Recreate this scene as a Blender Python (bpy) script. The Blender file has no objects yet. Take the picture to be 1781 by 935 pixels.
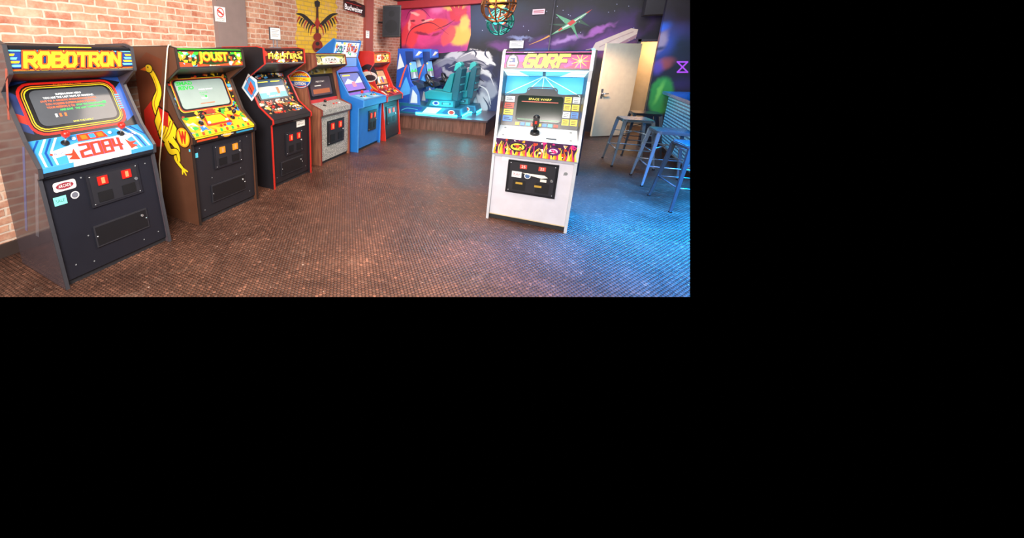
import bpy, bmesh, math, random
from mathutils import Vector, Matrix
SC = bpy.context.scene
COL = SC.collection
PI = math.pi
V = Vector
try:
    SC.view_settings.view_transform = 'Standard'
except Exception:
    pass

# ------------------------------------------------------------------ camera
CX, CY, F = 600.0, 258.0, 640.0
CAM = V((0, 0, 1.73))
pit = math.atan(161 / F)
yaw = math.radians(30.1)
FH = V((-math.sin(yaw), math.cos(yaw), 0))
RT = V((math.cos(yaw), math.sin(yaw), 0))
UPZ = V((0, 0, 1))
FWD = FH * math.cos(pit) - UPZ * math.sin(pit)
DN = -FH * math.sin(pit) - UPZ * math.cos(pit)

def ray(u, v): return FWD + RT * ((u - CX) / F) + DN * ((v - CY) / F)
def on_x(u, v, X): d = ray(u, v); return CAM + d * ((X - CAM.x) / d.x)
def on_y(u, v, Y): d = ray(u, v); return CAM + d * ((Y - CAM.y) / d.y)
def on_z(u, v, Z): d = ray(u, v); return CAM + d * ((Z - CAM.z) / d.z)

cd = bpy.data.cameras.new('camera')
cam = bpy.data.objects.new('camera', cd)
COL.objects.link(cam)
mt = Matrix((( RT.x, -DN.x, -FWD.x, CAM.x), (RT.y, -DN.y, -FWD.y, CAM.y), (RT.z, -DN.z, -FWD.z, CAM.z), (0, 0, 0, 1)))
cam.matrix_world = mt
cd.sensor_width = 36.0
cd.sensor_fit = 'HORIZONTAL'
cd.lens = F * 36.0 / 1781.0
cd.shift_x = (890.5 - CX) / 1781.0
cd.shift_y = -(467.5 - CY) / 1781.0
cd.clip_start = 0.02
SC.camera = cam

w = bpy.data.worlds.new('world')
SC.world = w
w.use_nodes = True
w.node_tree.nodes['Background'].inputs[0].default_value = (0, 0, 0, 1)
w.node_tree.nodes['Background'].inputs[1].default_value = 0

# ------------------------------------------------------------------ materials
def lin(h):
    h = h.lstrip('#')
    o = []
    for i in (0, 2, 4):
        c = int(h[i:i + 2], 16) / 255
        o.append(c / 12.92 if c <= .04045 else ((c + .055) / 1.055) ** 2.4)
    return (o[0], o[1], o[2], 1)

_mats = {}
def M(h, r=.5, m=0.0, e=0.0):
    k = (h, r, m, e)
    if k in _mats: return _mats[k]
    mat = bpy.data.materials.new('paint_' + h.strip('#'))
    mat.use_nodes = True
    nt = mat.node_tree
    b = nt.nodes['Principled BSDF']
    c = lin(h)
    n = nt.nodes.new('ShaderNodeTexNoise'); n.inputs['Scale'].default_value = 9
    n.inputs['Detail'].default_value = 3
    tc = nt.nodes.new('ShaderNodeTexCoord')
    nt.links.new(tc.outputs['Object'], n.inputs['Vector'])
    mx = nt.nodes.new('ShaderNodeMixRGB')
    mx.inputs[1].default_value = (c[0] * .86, c[1] * .86, c[2] * .86, 1)
    mx.inputs[2].default_value = (min(1, c[0] * 1.1), min(1, c[1] * 1.1), min(1, c[2] * 1.1), 1)
    nt.links.new(n.outputs[0], mx.inputs[0])
    nt.links.new(mx.outputs[0], b.inputs['Base Color'])
    b.inputs['Roughness'].default_value = r
    b.inputs['Metallic'].default_value = m
    if e:
        b.inputs['Emission Color'].default_value = c
        b.inputs['Emission Strength'].default_value = e
    _mats[k] = mat
    return mat

def N(nt, t, **kw):
    n = nt.nodes.new(t)
    for k, v in kw.items(): setattr(n, k, v)
    return n

def hexgrid(nt, scale, perm=None):
    L = nt.links.new
    tc = N(nt, 'ShaderNodeTexCoord')
    src = tc.outputs['Object']
    if perm:
        sp = N(nt, 'ShaderNodeSeparateXYZ'); L(src, sp.inputs[0])
        cb = N(nt, 'ShaderNodeCombineXYZ')
        L(sp.outputs[perm[0]], cb.inputs[0]); L(sp.outputs[perm[1]], cb.inputs[1])
        src = cb.outputs[0]
    def vm(op, a, b=None, c=None):
        n = N(nt, 'ShaderNodeVectorMath', operation=op)
        for i, x in enumerate((a, b, c)):
            if x is None: continue
            if isinstance(x, tuple): n.inputs[i].default_value = x
            else: L(x, n.inputs[i])
        return n
    p = vm('MULTIPLY_ADD', src, (scale, scale, 0), (600, 600 * 1.7320508, 0)).outputs[0]
    R = (1, 1.7320508, 1); H = (.5, .8660254, 0)
    a = vm('SUBTRACT', vm('MODULO', p, R).outputs[0], H).outputs[0]
    b = vm('SUBTRACT', vm('MODULO', vm('SUBTRACT', p, H).outputs[0], R).outputs[0], H).outputs[0]
    la = vm('LENGTH', a).outputs['Value']; lb = vm('LENGTH', b).outputs['Value']
    lt = N(nt, 'ShaderNodeMath', operation='LESS_THAN'); L(la, lt.inputs[0]); L(lb, lt.inputs[1])
    mn = N(nt, 'ShaderNodeMath', operation='MINIMUM'); L(la, mn.inputs[0]); L(lb, mn.inputs[1])
    mx = N(nt, 'ShaderNodeMixRGB'); L(lt.outputs[0], mx.inputs[0]); L(b, mx.inputs[1]); L(a, mx.inputs[2])
    cell = vm('SUBTRACT', p, mx.outputs[0]).outputs[0]
    cell = vm('FLOOR', vm('MULTIPLY_ADD', cell, (2, 1.1547005, 0), (.5, .5, .5)).outputs[0]).outputs[0]
    wn = N(nt, 'ShaderNodeTexWhiteNoise', noise_dimensions='3D'); L(cell, wn.inputs['Vector'])
    return mn.outputs[0], wn.outputs['Value'], tc.outputs['Object']

def ramp(nt, src, stops):
    r = N(nt, 'ShaderNodeValToRGB')
    e = r.color_ramp.elements
    while len(e) < len(stops): e.new(.5)
    for i, (p, c) in enumerate(stops):
        e[i].position = p; e[i].color = lin(c) if isinstance(c, str) else (c, c, c, 1)
    nt.links.new(src, r.inputs[0])
    return r.outputs[0]

def mix(nt, f, a, b, bt='MIX'):
    m = N(nt, 'ShaderNodeMixRGB', blend_type=bt)
    for i, x in enumerate((f, a, b)):
        if isinstance(x, (int, float)):
            m.inputs[i].default_value = x if i == 0 else (x, x, x, 1)
        elif isinstance(x, str): m.inputs[i].default_value = lin(x)
        else: nt.links.new(x, m.inputs[i])
    return m.outputs[0]

def newmat(name):
    mat = bpy.data.materials.new(name); mat.use_nodes = True
    return mat, mat.node_tree, mat.node_tree.nodes['Principled BSDF']

def noise(nt, src, scale, detail=4, dist=0, rough=.5):
    n = N(nt, 'ShaderNodeTexNoise'); n.inputs['Scale'].default_value = scale; n.inputs['Detail'].default_value = detail
    n.inputs['Distortion'].default_value = dist; n.inputs['Roughness'].default_value = rough
    nt.links.new(src, n.inputs['Vector']); return n.outputs[0]

def floor_mat():
    mat, nt, b = newmat('worn_brown_floor')
    d, rnd, co = hexgrid(nt, 1 / .031)
    n1 = noise(nt, co, 1.3, 8, .6, .65)
    base = ramp(nt, n1, [(.28, '#40281f'), (.44, '#56382c'), (.58, '#694637'), (.74, '#825a48')])
    base = mix(nt, .85, base, ramp(nt, rnd, [(0, .6), (.85, 1.1), (.97, 1.5), (1, 2.3)]), 'MULTIPLY')
    gm = ramp(nt, d, [(.34, 0.0), (.5, .85)])
    col = mix(nt, gm, base, '#241611')
    mp = N(nt, 'ShaderNodeMapping'); mp.inputs['Rotation'].default_value = (0, 0, .5); mp.inputs['Scale'].default_value = (3, 22, 1)
    nt.links.new(co, mp.inputs[0])
    sc = ramp(nt, noise(nt, mp.outputs[0], 1.4, 7, 1.8, .7), [(.6, 0.0), (.72, .4)])
    col = mix(nt, sc, col, '#a48878')
    n3 = noise(nt, co, 3.4, 8, 1.2, .75)
    col = mix(nt, ramp(nt, n3, [(.57, 0.0), (.70, .3)]), col, '#947666')
    sp = ramp(nt, noise(nt, co, 26, 2), [(.72, 0.0), (.77, .7)])
    col = mix(nt, sp, col, '#c8ac9c')
    nt.links.new(col, b.inputs['Base Color'])
    nt.links.new(ramp(nt, n1, [(.3, .32), (.7, .54)]), b.inputs['Roughness'])
    bp = N(nt, 'ShaderNodeBump'); bp.inputs['Strength'].default_value = .8; bp.inputs['Distance'].default_value = .005
    inv = ramp(nt, d, [(.3, 1.0), (.52, 0.0)])
    nt.links.new(inv, bp.inputs['Height']); nt.links.new(bp.outputs[0], b.inputs['Normal'])
    return mat

def brick_mat(perm=(1, 2)):
    mat, nt, b = newmat('old_brick')
    L = nt.links.new
    tc = N(nt, 'ShaderNodeTexCoord'); sp = N(nt, 'ShaderNodeSeparateXYZ'); cb = N(nt, 'ShaderNodeCombineXYZ')
    L(tc.outputs['Object'], sp.inputs[0]); L(sp.outputs[perm[0]], cb.inputs[0]); L(sp.outputs[perm[1]], cb.inputs[1])
    n0 = N(nt, 'ShaderNodeTexNoise'); n0.inputs['Scale'].default_value = 9; L(cb.outputs[0], n0.inputs['Vector'])
    wob = N(nt, 'ShaderNodeVectorMath', operation='MULTIPLY_ADD')
    L(n0.outputs['Color'], wob.inputs[0]); wob.inputs[1].default_value = (.036, .028, 0); L(cb.outputs[0], wob.inputs[2])
    br = N(nt, 'ShaderNodeTexBrick')
    L(wob.outputs[0], br.inputs['Vector'])
    br.inputs['Color1'].default_value = lin('#d69a7c'); br.inputs['Color2'].default_value = lin('#ae664e')
    br.inputs['Mortar'].default_value = lin('#dcc8b8')
    br.inputs['Scale'].default_value = 1
    br.inputs['Mortar Size'].default_value = .0095
    br.inputs['Mortar Smooth'].default_value = .35
    br.inputs['Brick Width'].default_value = .225; br.inputs['Row Height'].default_value = .074
    pale = ramp(nt, noise(nt, tc.outputs['Object'], 6.0, 8, 0, .7), [(.42, 0.0), (.64, .65)])
    col = mix(nt, pale, br.outputs['Color'], '#e2bfa6')
    col = mix(nt, .42, col, ramp(nt, noise(nt, tc.outputs['Object'], 21, 5, 0, .65), [(.32, .55), (.6, 1.0)]), 'MULTIPLY')
    L(col, b.inputs['Base Color']); b.inputs['Roughness'].default_value = .85
    bp = N(nt, 'ShaderNodeBump'); bp.inputs['Strength'].default_value = .5; bp.inputs['Distance'].default_value = .009
    inv = ramp(nt, br.outputs['Fac'], [(0, 1.0), (1, 0.0)])
    L(inv, bp.inputs['Height']); L(bp.outputs[0], b.inputs['Normal'])
    return mat

def airbrush_mat(name, Y, base, blobs, wob=.28, wscale=1.6, px=75.0):
    """spray-painted wall: soft clouds of colour at real places of the wall (object coords x,z)"""
    mat, nt, b = newmat(name)
    L = nt.links.new
    tc = N(nt, 'ShaderNodeTexCoord')
    n0 = N(nt, 'ShaderNodeTexNoise'); n0.inputs['Scale'].default_value = wscale; n0.inputs['Detail'].default_value = 4; n0.inputs['Distortion'].default_value = .8
    L(tc.outputs['Object'], n0.inputs['Vector'])
    wv = N(nt, 'ShaderNodeVectorMath', operation='MULTIPLY_ADD'); L(n0.outputs['Color'], wv.inputs[0]); wv.inputs[1].default_value = (2 * wob, 0, 2 * wob)
    off = N(nt, 'ShaderNodeVectorMath', operation='SUBTRACT'); L(tc.outputs['Object'], off.inputs[0]); off.inputs[1].default_value = (wob, 0, wob)
    L(off.outputs[0], wv.inputs[2])
    col = ramp(nt, noise(nt, tc.outputs['Object'], 1.8, 5, 1.0), [(.35, base[0]), (.65, base[1])])
    for (u, v, ru, rv, c, st, ang, inner) in blobs:
        P = on_y(u, v, Y)
        s1 = N(nt, 'ShaderNodeVectorMath', operation='SUBTRACT'); L(wv.outputs[0], s1.inputs[0]); s1.inputs[1].default_value = (P.x, 0, P.z)
        mp = N(nt, 'ShaderNodeMapping'); mp.vector_type = 'TEXTURE'
        mp.inputs['Rotation'].default_value = (0, math.radians(ang), 0); mp.inputs['Scale'].default_value = (ru / px, 1e6, rv / px)
        L(s1.outputs[0], mp.inputs[0])
        ln = N(nt, 'ShaderNodeVectorMath', operation='LENGTH'); L(mp.outputs[0], ln.inputs[0])
        mr = N(nt, 'ShaderNodeMapRange', interpolation_type='SMOOTHSTEP')
        L(ln.outputs['Value'], mr.inputs['Value']); mr.inputs['From Min'].default_value = 1.0; mr.inputs['From Max'].default_value = inner
        mr.inputs['To Min'].default_value = 0; mr.inputs['To Max'].default_value = st
        col = mix(nt, mr.outputs['Result'], col, c)
    L(col, b.inputs['Base Color']); b.inputs['Roughness'].default_value = .55
    return mat

def wood_mat(a, bb, perm=(1, 2), sc=1):
    mat, nt, b = newmat('wood_grain')
    tc = N(nt, 'ShaderNodeTexCoord'); mp = N(nt, 'ShaderNodeMapping')
    mp.inputs['Scale'].default_value = (14 * sc, 14 * sc, 1.2 * sc)
    nt.links.new(tc.outputs['Object'], mp.inputs[0])
    nt.links.new(ramp(nt, noise(nt, mp.outputs[0], 2, 5), [(.35, a), (.65, bb)]), b.inputs['Base Color'])
    b.inputs['Roughness'].default_value = .5
    return mat

def speckle_mat():
    mat, nt, b = newmat('speckled_silver')
    tc = N(nt, 'ShaderNodeTexCoord')
    n = N(nt, 'ShaderNodeTexVoronoi'); n.inputs['Scale'].default_value = 70
    nt.links.new(tc.outputs['Object'], n.inputs['Vector'])
    nt.links.new(ramp(nt, n.outputs['Distance'], [(.1, '#d5d8d6'), (.6, '#7e8482')]), b.inputs['Base Color'])
    b.inputs['Roughness'].default_value = .5
    return mat

def perforated_mat():
    mat, nt, b = newmat('perforated_blue_lit_metal')
    d, rnd, co = hexgrid(nt, 1 / .06, (1, 2))
    c = ramp(nt, d, [(.26, '#7fd8ff'), (.32, '#124a78')])
    nt.links.new(c, b.inputs['Base Color'])
    nt.links.new(c, b.inputs['Emission Color']); b.inputs['Emission Strength'].default_value = .4  # blue light on the bar front put into colour and a faint glow
    b.inputs['Roughness'].default_value = .35; b.inputs['Metallic'].default_value = .3
    return mat

# ------------------------------------------------------------------ mesh builder
class MB:
    def __init__(s): s.v = []; s.f = []; s.m = []; s.sm = []; s.mats = []
    def mi(s, mat):
        if mat not in s.mats: s.mats.append(mat)
        return s.mats.index(mat)
    def add(s, vs, fs, mat, smooth=False):
        o = len(s.v); s.v += [tuple(x) for x in vs]; i = s.mi(mat)
        for f in fs: s.f.append(tuple(o + k for k in f)); s.m.append(i); s.sm.append(smooth)
    def box(s, x0, x1, y0, y1, z0, z1, mat):
        vs = [(x, y, z) for z in (z0, z1) for y in (y0, y1) for x in (x0, x1)]
        s.add(vs, [(0, 2, 3, 1), (4, 5, 7, 6), (0, 1, 5, 4), (2, 6, 7, 3), (0, 4, 6, 2), (1, 3, 7, 5)], mat)
    def prism(s, pts, x0, x1, mat):
        n = len(pts)
        vs = [(x0, p[0], p[1]) for p in pts] + [(x1, p[0], p[1]) for p in pts]
        fs = [tuple(range(n)), tuple(range(2 * n - 1, n - 1, -1))] + [(i, (i + 1) % n, n + (i + 1) % n, n + i) for i in range(n)]
        s.add(vs, fs, mat)
    def prism_z(s, pts, z0, z1, mat):
        n = len(pts)
        vs = [(p[0], p[1], z0) for p in pts] + [(p[0], p[1], z1) for p in pts]
        fs = [tuple(range(n)), tuple(range(2 * n - 1, n - 1, -1))] + [(i, (i + 1) % n, n + (i + 1) % n, n + i) for i in range(n)]
        s.add(vs, fs, mat)
    def slab(s, p0, p1, t, x0, x1, mat):
        d = V((p1[0] - p0[0], p1[1] - p0[1])).normalized()
        n = V((d.y, -d.x))
        q = [(p0[0], p0[1]), (p1[0], p1[1]), (p1[0] + n.x * t, p1[1] + n.y * t), (p0[0] + n.x * t, p0[1] + n.y * t)]
        s.prism(q, x0, x1, mat)
    def cyl(s, p0, p1, r0, r1, mat, seg=14, cap=True, rot=0):
        p0 = V(p0); p1 = V(p1); d = (p1 - p0).normalized()
        a = d.orthogonal().normalized() if abs(d.z) < .99 else V((1, 0, 0)); 
        if abs(d.z) >= .5: a = (V((1, 0, 0)) - d * d.x).normalized()
        b = d.cross(a)
        vs = []
        for p, r in ((p0, r0), (p1, r1)):
            for i in range(seg):
                t = 2 * PI * i / seg + rot
                vs.append(p + (a * math.cos(t) + b * math.sin(t)) * r)
        s.add(vs, [(i, (i + 1) % seg, seg + (i + 1) % seg, seg + i) for i in range(seg)], mat, seg > 6)
        if cap: s.add(vs, [tuple(range(seg)), tuple(range(2 * seg - 1, seg - 1, -1))], mat)
    def tube(s, pts, r, mat, seg=8, closed=False):
        pts = [V(p) for p in pts]; n = len(pts); vs = []; pa = None
        for i, p in enumerate(pts):
            if closed: d = (pts[(i + 1) % n] - pts[i - 1]).normalized()
            else: d = (pts[min(i + 1, n - 1)] - pts[max(i - 1, 0)]).normalized()
            if pa is None: a = d.orthogonal().normalized()
            else: a = (pa - d * pa.dot(d)).normalized()
            pa = a; b = d.cross(a)
            for k in range(seg):
                t = 2 * PI * k / seg
                vs.append(p + (a * math.cos(t) + b * math.sin(t)) * r)
        fs = []
        for i in range(n if closed else n - 1):
            j = (i + 1) % n
            fs += [(i * seg + k, i * seg + (k + 1) % seg, j * seg + (k + 1) % seg, j * seg + k) for k in range(seg)]
        if not closed: fs += [tuple(range(seg)), tuple((n - 1) * seg + k for k in range(seg))]
        s.add(vs, fs, mat, True)
    def ball(s, c, r, mat, seg=14, rings=8, sc=(1, 1, 1)):
        vs = []; fs = []
        for i in range(rings + 1):
            a = PI * i / rings
            for k in range(seg):
                t = 2 * PI * k / seg
                vs.append((c[0] + r * sc[0] * math.sin(a) * math.cos(t), c[1] + r * sc[1] * math.sin(a) * math.sin(t), c[2] + r * sc[2] * math.cos(a)))
        for i in range(rings):
            fs += [(i * seg + k, i * seg + (k + 1) % seg, (i + 1) * seg + (k + 1) % seg, (i + 1) * seg + k) for k in range(seg)]
        s.add(vs, fs, mat, True)
    def build(s, name, parent=None, bevel=0, loc=None, rotz=0):
        me = bpy.data.meshes.new(name)
        me.from_pydata(s.v, [], s.f)
        for m in s.mats: me.materials.append(m)
        for i, p in enumerate(me.polygons): p.material_index = s.m[i]; p.use_smooth = s.sm[i]
        bm = bmesh.new(); bm.from_mesh(me)
        bmesh.ops.remove_doubles(bm, verts=bm.verts, dist=1e-6)
        bmesh.ops.recalc_face_normals(bm, faces=bm.faces); bm.to_mesh(me); bm.free()
        o = bpy.data.objects.new(name, me); COL.objects.link(o)
        if parent: o.parent = parent
        if loc is not None: o.location = loc
        o.rotation_euler = (0, 0, rotz)
        if bevel:
            bv = o.modifiers.new('bevel', 'BEVEL'); bv.width = bevel; bv.segments = 2; bv.limit_method = 'ANGLE'
        return o

_tx = {}
def textpoly(body, off=0.0, res=2):
    k = (body, off)
    if k in _tx: return _tx[k]
    cu = bpy.data.curves.new('t', 'FONT'); cu.body = body; cu.resolution_u = res; cu.offset = off
    cu.fill_mode = 'FRONT'
    o = bpy.data.objects.new('t', cu); COL.objects.link(o)
    dg = bpy.context.evaluated_depsgraph_get(); dg.update()
    me = bpy.data.meshes.new_from_object(o.evaluated_get(dg))
    vs = [(v.co.x, v.co.y) for v in me.vertices]; fs = [tuple(p.vertices) for p in me.polygons]
    bpy.data.objects.remove(o); bpy.data.curves.remove(cu); bpy.data.meshes.remove(me)
    xs = [v[0] for v in vs]; ys = [v[1] for v in vs]
    x0, x1, y0, y1 = min(xs), max(xs), min(ys), max(ys)
    vs = [((x - x0) / (x1 - x0), (y - y0) / (y1 - y0)) for x, y in vs]
    _tx[k] = (vs, fs)
    return _tx[k]

def spline(pts, n=8):
    out = []
    P = [pts[0]] + list(pts) + [pts[-1]]
    for i in range(1, len(P) - 2):
        p0, p1, p2, p3 = P[i - 1], P[i], P[i + 1], P[i + 2]
        for k in range(n):
            t = k / n
            out.append(tuple(.5 * (2 * p1[j] + (p2[j] - p0[j]) * t + (2 * p0[j] - 5 * p1[j] + 4 * p2[j] - p3[j]) * t * t + (3 * p1[j] - p0[j] - 3 * p2[j] + p3[j]) * t ** 3) for j in range(len(p1))))
    out.append(tuple(pts[-1]))
    return out

LET = {'R': [[(0, 0), (0, 1), (.8, 1), (1, .8), (1, .62), (.8, .45), (0, .45)], [(.45, .45), (1, 0)]],
       'O': [[(.2, 0), (0, .2), (0, .8), (.2, 1), (.8, 1), (1, .8), (1, .2), (.8, 0), (.2, 0)]],
       'B': [[(0, 0), (0, 1), (.75, 1), (.95, .85), (.95, .66), (.75, .52), (0, .52)], [(.75, .52), (1, .38), (1, .15), (.8, 0), (0, 0)]],
       'T': [[(0, 1), (1, 1)], [(.5, 1), (.5, 0)]], 'N': [[(0, 0), (0, 1), (1, 0), (1, 1)]],
       'G': [[(1, 1), (.2, 1), (0, .8), (0, .2), (.2, 0), (1, 0), (1, .5), (.55, .5)]], 'F': [[(0, 0), (0, 1), (1, 1)], [(0, .52), (.8, .52)]],
       '2': [[(0, 1), (1, 1), (1, .55), (0, .45), (0, 0), (1, 0)]], '8': [[(0, 0), (0, 1), (1, 1), (1, 0), (0, 0)], [(0, .5), (1, .5)]],
       '0': [[(0, 0), (0, 1), (1, 1), (1, 0), (0, 0)]], '4': [[(0, 1), (0, .4), (1, .4)], [(.75, 1), (.75, 0)]]}

class Pan:
    """flat painted panel: normalised coordinates on a real face"""
    def __init__(s, mb, o, ux, uy, W, H, eps=.00025):
        s.mb = mb; s.o = V(o); s.ux = V(ux).normalized(); s.uy = V(uy).normalized(); s.W = W; s.H = H
        s.n = s.ux.cross(s.uy); s.k = 2; s.eps = eps
    def pt(s, u, v, h=None):
        return s.o + s.ux * (u * s.W) + s.uy * (v * s.H) + s.n * ((s.k * s.eps) if h is None else h)
    def top(s, u, v, h=0): return s.pt(u, v, s.k * s.eps + h)
    def poly(s, pts, mat):
        s.mb.add([s.pt(*p) for p in pts], [tuple(range(len(pts)))], mat); s.k += 1
    def rect(s, u0, v0, u1, v1, mat): s.poly([(u0, v0), (u1, v0), (u1, v1), (u0, v1)], mat)
    def ell(s, u, v, ru, rv, mat, n=20, a0=0):
        s.poly([(u + ru * math.cos(a0 + 2 * PI * i / n), v + rv * math.sin(a0 + 2 * PI * i / n)) for i in range(n)], mat)
    def circ(s, u, v, r, mat, n=18): s.ell(u, v, r / s.W, r / s.H, mat, n)
    def rrect(s, u0, v0, u1, v1, r, mat):
        ru, rv = r / s.W, r / s.H; P = []
        for cu, cv, a in ((u1 - ru, v1 - rv, 0), (u0 + ru, v1 - rv, 90), (u0 + ru, v0 + rv, 180), (u1 - ru, v0 + rv, 270)):
            for k in range(5):
                t = math.radians(a + 22.5 * k); P.append((cu + ru * math.cos(t), cv + rv * math.sin(t)))
        s.poly(P, mat)
    def stroke(s, pts, w0, w1, mat, n=6, wm=None):
        sp = spline(pts, n); N_ = len(sp); A = []; B = []
        for i, p in enumerate(sp):
            a = sp[max(0, i - 1)]; b = sp[min(N_ - 1, i + 1)]
            d = V(((b[0] - a[0]) * s.W, (b[1] - a[1]) * s.H)); d = d.normalized() if d.length else V((1, 0))
            t = i / (N_ - 1)
            if wm is None: ww = w0 + (w1 - w0) * t
            else: ww = w0 + (wm - w0) * t * 2 if t < .5 else wm + (w1 - wm) * (t - .5) * 2
            ww = max(ww, 1e-4) / 2
            A.append((p[0] - d.y * ww / s.W, p[1] + d.x * ww / s.H)); B.append((p[0] + d.y * ww / s.W, p[1] - d.x * ww / s.H))
        vs = [s.pt(*p) for p in A + B]
        s.mb.add(vs, [(i, i + 1, N_ + i + 1, N_ + i) for i in range(N_ - 1)], mat); s.k += 1
    def text(s, body, u0, v0, u1, v1, mat, off=0.0, shear=0.0, flip=False, arch=0.0):
        vs, fs = textpoly(body, off); out = []
        for x, y in vs:
            if flip: x = 1 - x
            yy = v0 + (v1 - v0) * y + arch * (1 - (2 * x - 1) ** 2)
            out.append(s.pt(u0 + (u1 - u0) * x + shear * y, yy))
        s.mb.add(out, fs, mat); s.k += 1
    def block(s, word, u0, v0, u1, v1, layers, gap=.28, sh=0.0):
        """angular lettering drawn with straight bars"""
        n = len(word); cw = (u1 - u0) / (n + gap * (n - 1))
        for wd, mat in layers:
            for i, ch in enumerate(word):
                x0 = u0 + i * cw * (1 + gap)
                for pl in LET[ch]:
                    for a, b in zip(pl, pl[1:]):
                        A = V(((x0 + a[0] * cw + sh * a[1]) * s.W, (v0 + a[1] * (v1 - v0)) * s.H)); B = V(((x0 + b[0] * cw + sh * b[1]) * s.W, (v0 + b[1] * (v1 - v0)) * s.H))
                        d = (B - A).normalized(); q = V((-d.y, d.x)) * wd / 2; A = A - d * wd * .42; B = B + d * wd * .42
                        s.mb.add([s.pt(k.x / s.W, k.y / s.H) for k in (A + q, B + q, B - q, A - q)], [(0, 1, 2, 3)], mat)
                        s.k += .04
            s.k += 1
    def shards(s, cols, n, seed, u0=0, v0=0, u1=1, v1=1, a=.06, b=.22):
        rd = random.Random(seed)
        for i in range(n):
            cu, cv = rd.uniform(u0, u1), rd.uniform(v0, v1); t0 = rd.uniform(0, 6.28); k = rd.choice((3, 4, 4, 5))
            r = rd.uniform(a, b)
            P = []
            for j in range(k):
                t = t0 + 2 * PI * j / k + rd.uniform(-.4, .4); q = r * rd.uniform(.5, 1.3)
                P.append((min(u1, max(u0, cu + q * math.cos(t))), min(v1, max(v0, cv + q * math.sin(t) * s.W / s.H * .8))))
            s.poly(P, cols[i % len(cols)]); s.k -= .75

class PxPan(Pan):
    """painting on a wall plane; widths in metres, coordinates converted once to points of that wall"""
    def __init__(s, mb, fn, n, eps=.0005, sc=75): s.mb = mb; s.fn = fn; s.n = V(n); s.k = 2; s.eps = eps; s.W = 1; s.H = 1; s.sc = sc
    def pt(s, u, v, h=None): return s.fn(u, v) + s.n * ((s.k * s.eps) if h is None else h)
    def stroke(s, pts, w0, w1, mat, n=6, wm=None):
        Pan.stroke(s, pts, w0 * s.sc, w1 * s.sc, mat, n, None if wm is None else wm * s.sc); s.k -= .6

def thing(name, label, cat, loc=(0, 0, 0), rotz=0, group=None):
    o = bpy.data.objects.new(name, None); COL.objects.link(o); o.empty_display_size = .1
    o.location = loc; o.rotation_euler = (0, 0, rotz); o['label'] = label; o['category'] = cat
    if group: o['group'] = group
    return o
def tag(o, label, cat, group=None):
    o['label'] = label; o['category'] = cat
    if group: o['group'] = group
    return o
def struct(o): o['kind'] = 'structure'; return o

# cut of the room at the limits of the photographed view (nothing is built beyond it)
PR = ray(1200, 0).cross(ray(1200, 516)).normalized()
if PR.dot(RT) < 0: PR = -PR
PB = ray(0, 516).cross(ray(1200, 516)).normalized()
if PB.dot(UPZ) > 0: PB = -PB
def trim(o, right=True, bottom=False):
    bpy.context.view_layer.update()
    mw = o.matrix_world; inv = mw.inverted()
    bm = bmesh.new(); bm.from_mesh(o.data)
    for use, nn in ((right, PR), (bottom, PB)):
        if not use: continue
        co = inv @ CAM; no = (mw.to_3x3().transposed() @ nn).normalized()
        g = list(bm.verts) + list(bm.edges) + list(bm.faces)
        r = bmesh.ops.bisect_plane(bm, geom=g, plane_co=co, plane_no=no, clear_outer=True)
    bm.to_mesh(o.data); bm.free()
    return o

BLACK = M('#17171b', .45); SATIN = M('#212128', .35); WHITE = M('#eceae6', .45); DARK = M('#26262b', .6)  # dark tones lifted, haze put into their colour
RED = M('#d8281e', .35); YEL = M('#f2c018', .45); ORG = M('#e8731a', .45); BLU = M('#1f7fd0', .45); GRN = M('#3a9e2c', .45)
CYN = M('#58c5e0', .45); CHR = M('#c4c8cc', .25, .8); GRY = M('#808488', .5)

# ------------------------------------------------------------------ room shell
BRICK = brick_mat()
mb = MB(); mb.box(-4.4, 3.2, 0.0, 11.9, -.1, 0, floor_mat())
struct(trim(mb.build('floor'), True, True))
mb = MB(); mb.box(-4.3, -4.1, -.8, 10.4, 0, 3.15, BRICK); wl = struct(mb.build('wall_left'))
mb = MB(); mb.box(-4.3, 3.2, 2.5, 10.4, 3.15, 3.25, M('#3a2f2d', .8)); struct(trim(mb.build('ceiling')))
PIL = M('#867572', .7)
mb = MB(); mb.box(-4.1, -4.03, 3.59, 4.12, 0, 3.15, PIL); struct(mb.build('trim_1'))
mb = MB(); mb.box(-4.1, -4.03, 7.92, 8.3, 0, 3.15, M('#9a4a42', .7)); struct(mb.build('trim_2'))
mb = MB(); mb.box(-4.1, -1.85, 9.9, 10.12, 2.97, 3.15, M('#a8242c', .6)); struct(mb.build('trim_3'))
mb = MB(); mb.box(-4.1, -4.075, -.8, 8.4, 0, .12, M('#3a2c28', .6)); struct(mb.build('baseboard_left'))

# back wall with doorway and mural
YB = 10.2
rd = random.Random(4)
# (u, v, ru, rv, colour, strength, angle, inner): soft sprayed clouds
dark = [(840, 30, 50, 60, '#1e3660', .8, 20, .2), (900, 50, 60, 34, '#2e1e50', .9, -10, .1), (960, 74, 80, 18, '#5a307e', .95, -8, .2), (1060, 70, 70, 26, '#703a94', .95, -30, .2), (1020, 30, 60, 22, '#2a1a50', .9, 10, .1),
        (930, 92, 60, 12, '#2a56a4', .9, -6, .2), (1100, 40, 46, 30, '#402468', .9, 0, .1), (1080, 88, 40, 14, '#b05a98', .8, -20, .2), (880, 16, 60, 20, '#102640', .9, 0, .2), (870, 80, 30, 14, '#7a3e8c', .8, 10, .2), (985, 68, 34, 6, '#c49ae0', .8, -10, .2), (1040, 52, 30, 6, '#c070d8', .8, -26, .2), (905, 66, 26, 4, '#a8b8f0', .6, 8, .2),
        (1120, 30, 14, 30, '#15101f', .9, 0, .3), (800, 170, 120, 100, '#262a58', 1, 0, .6)]
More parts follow.
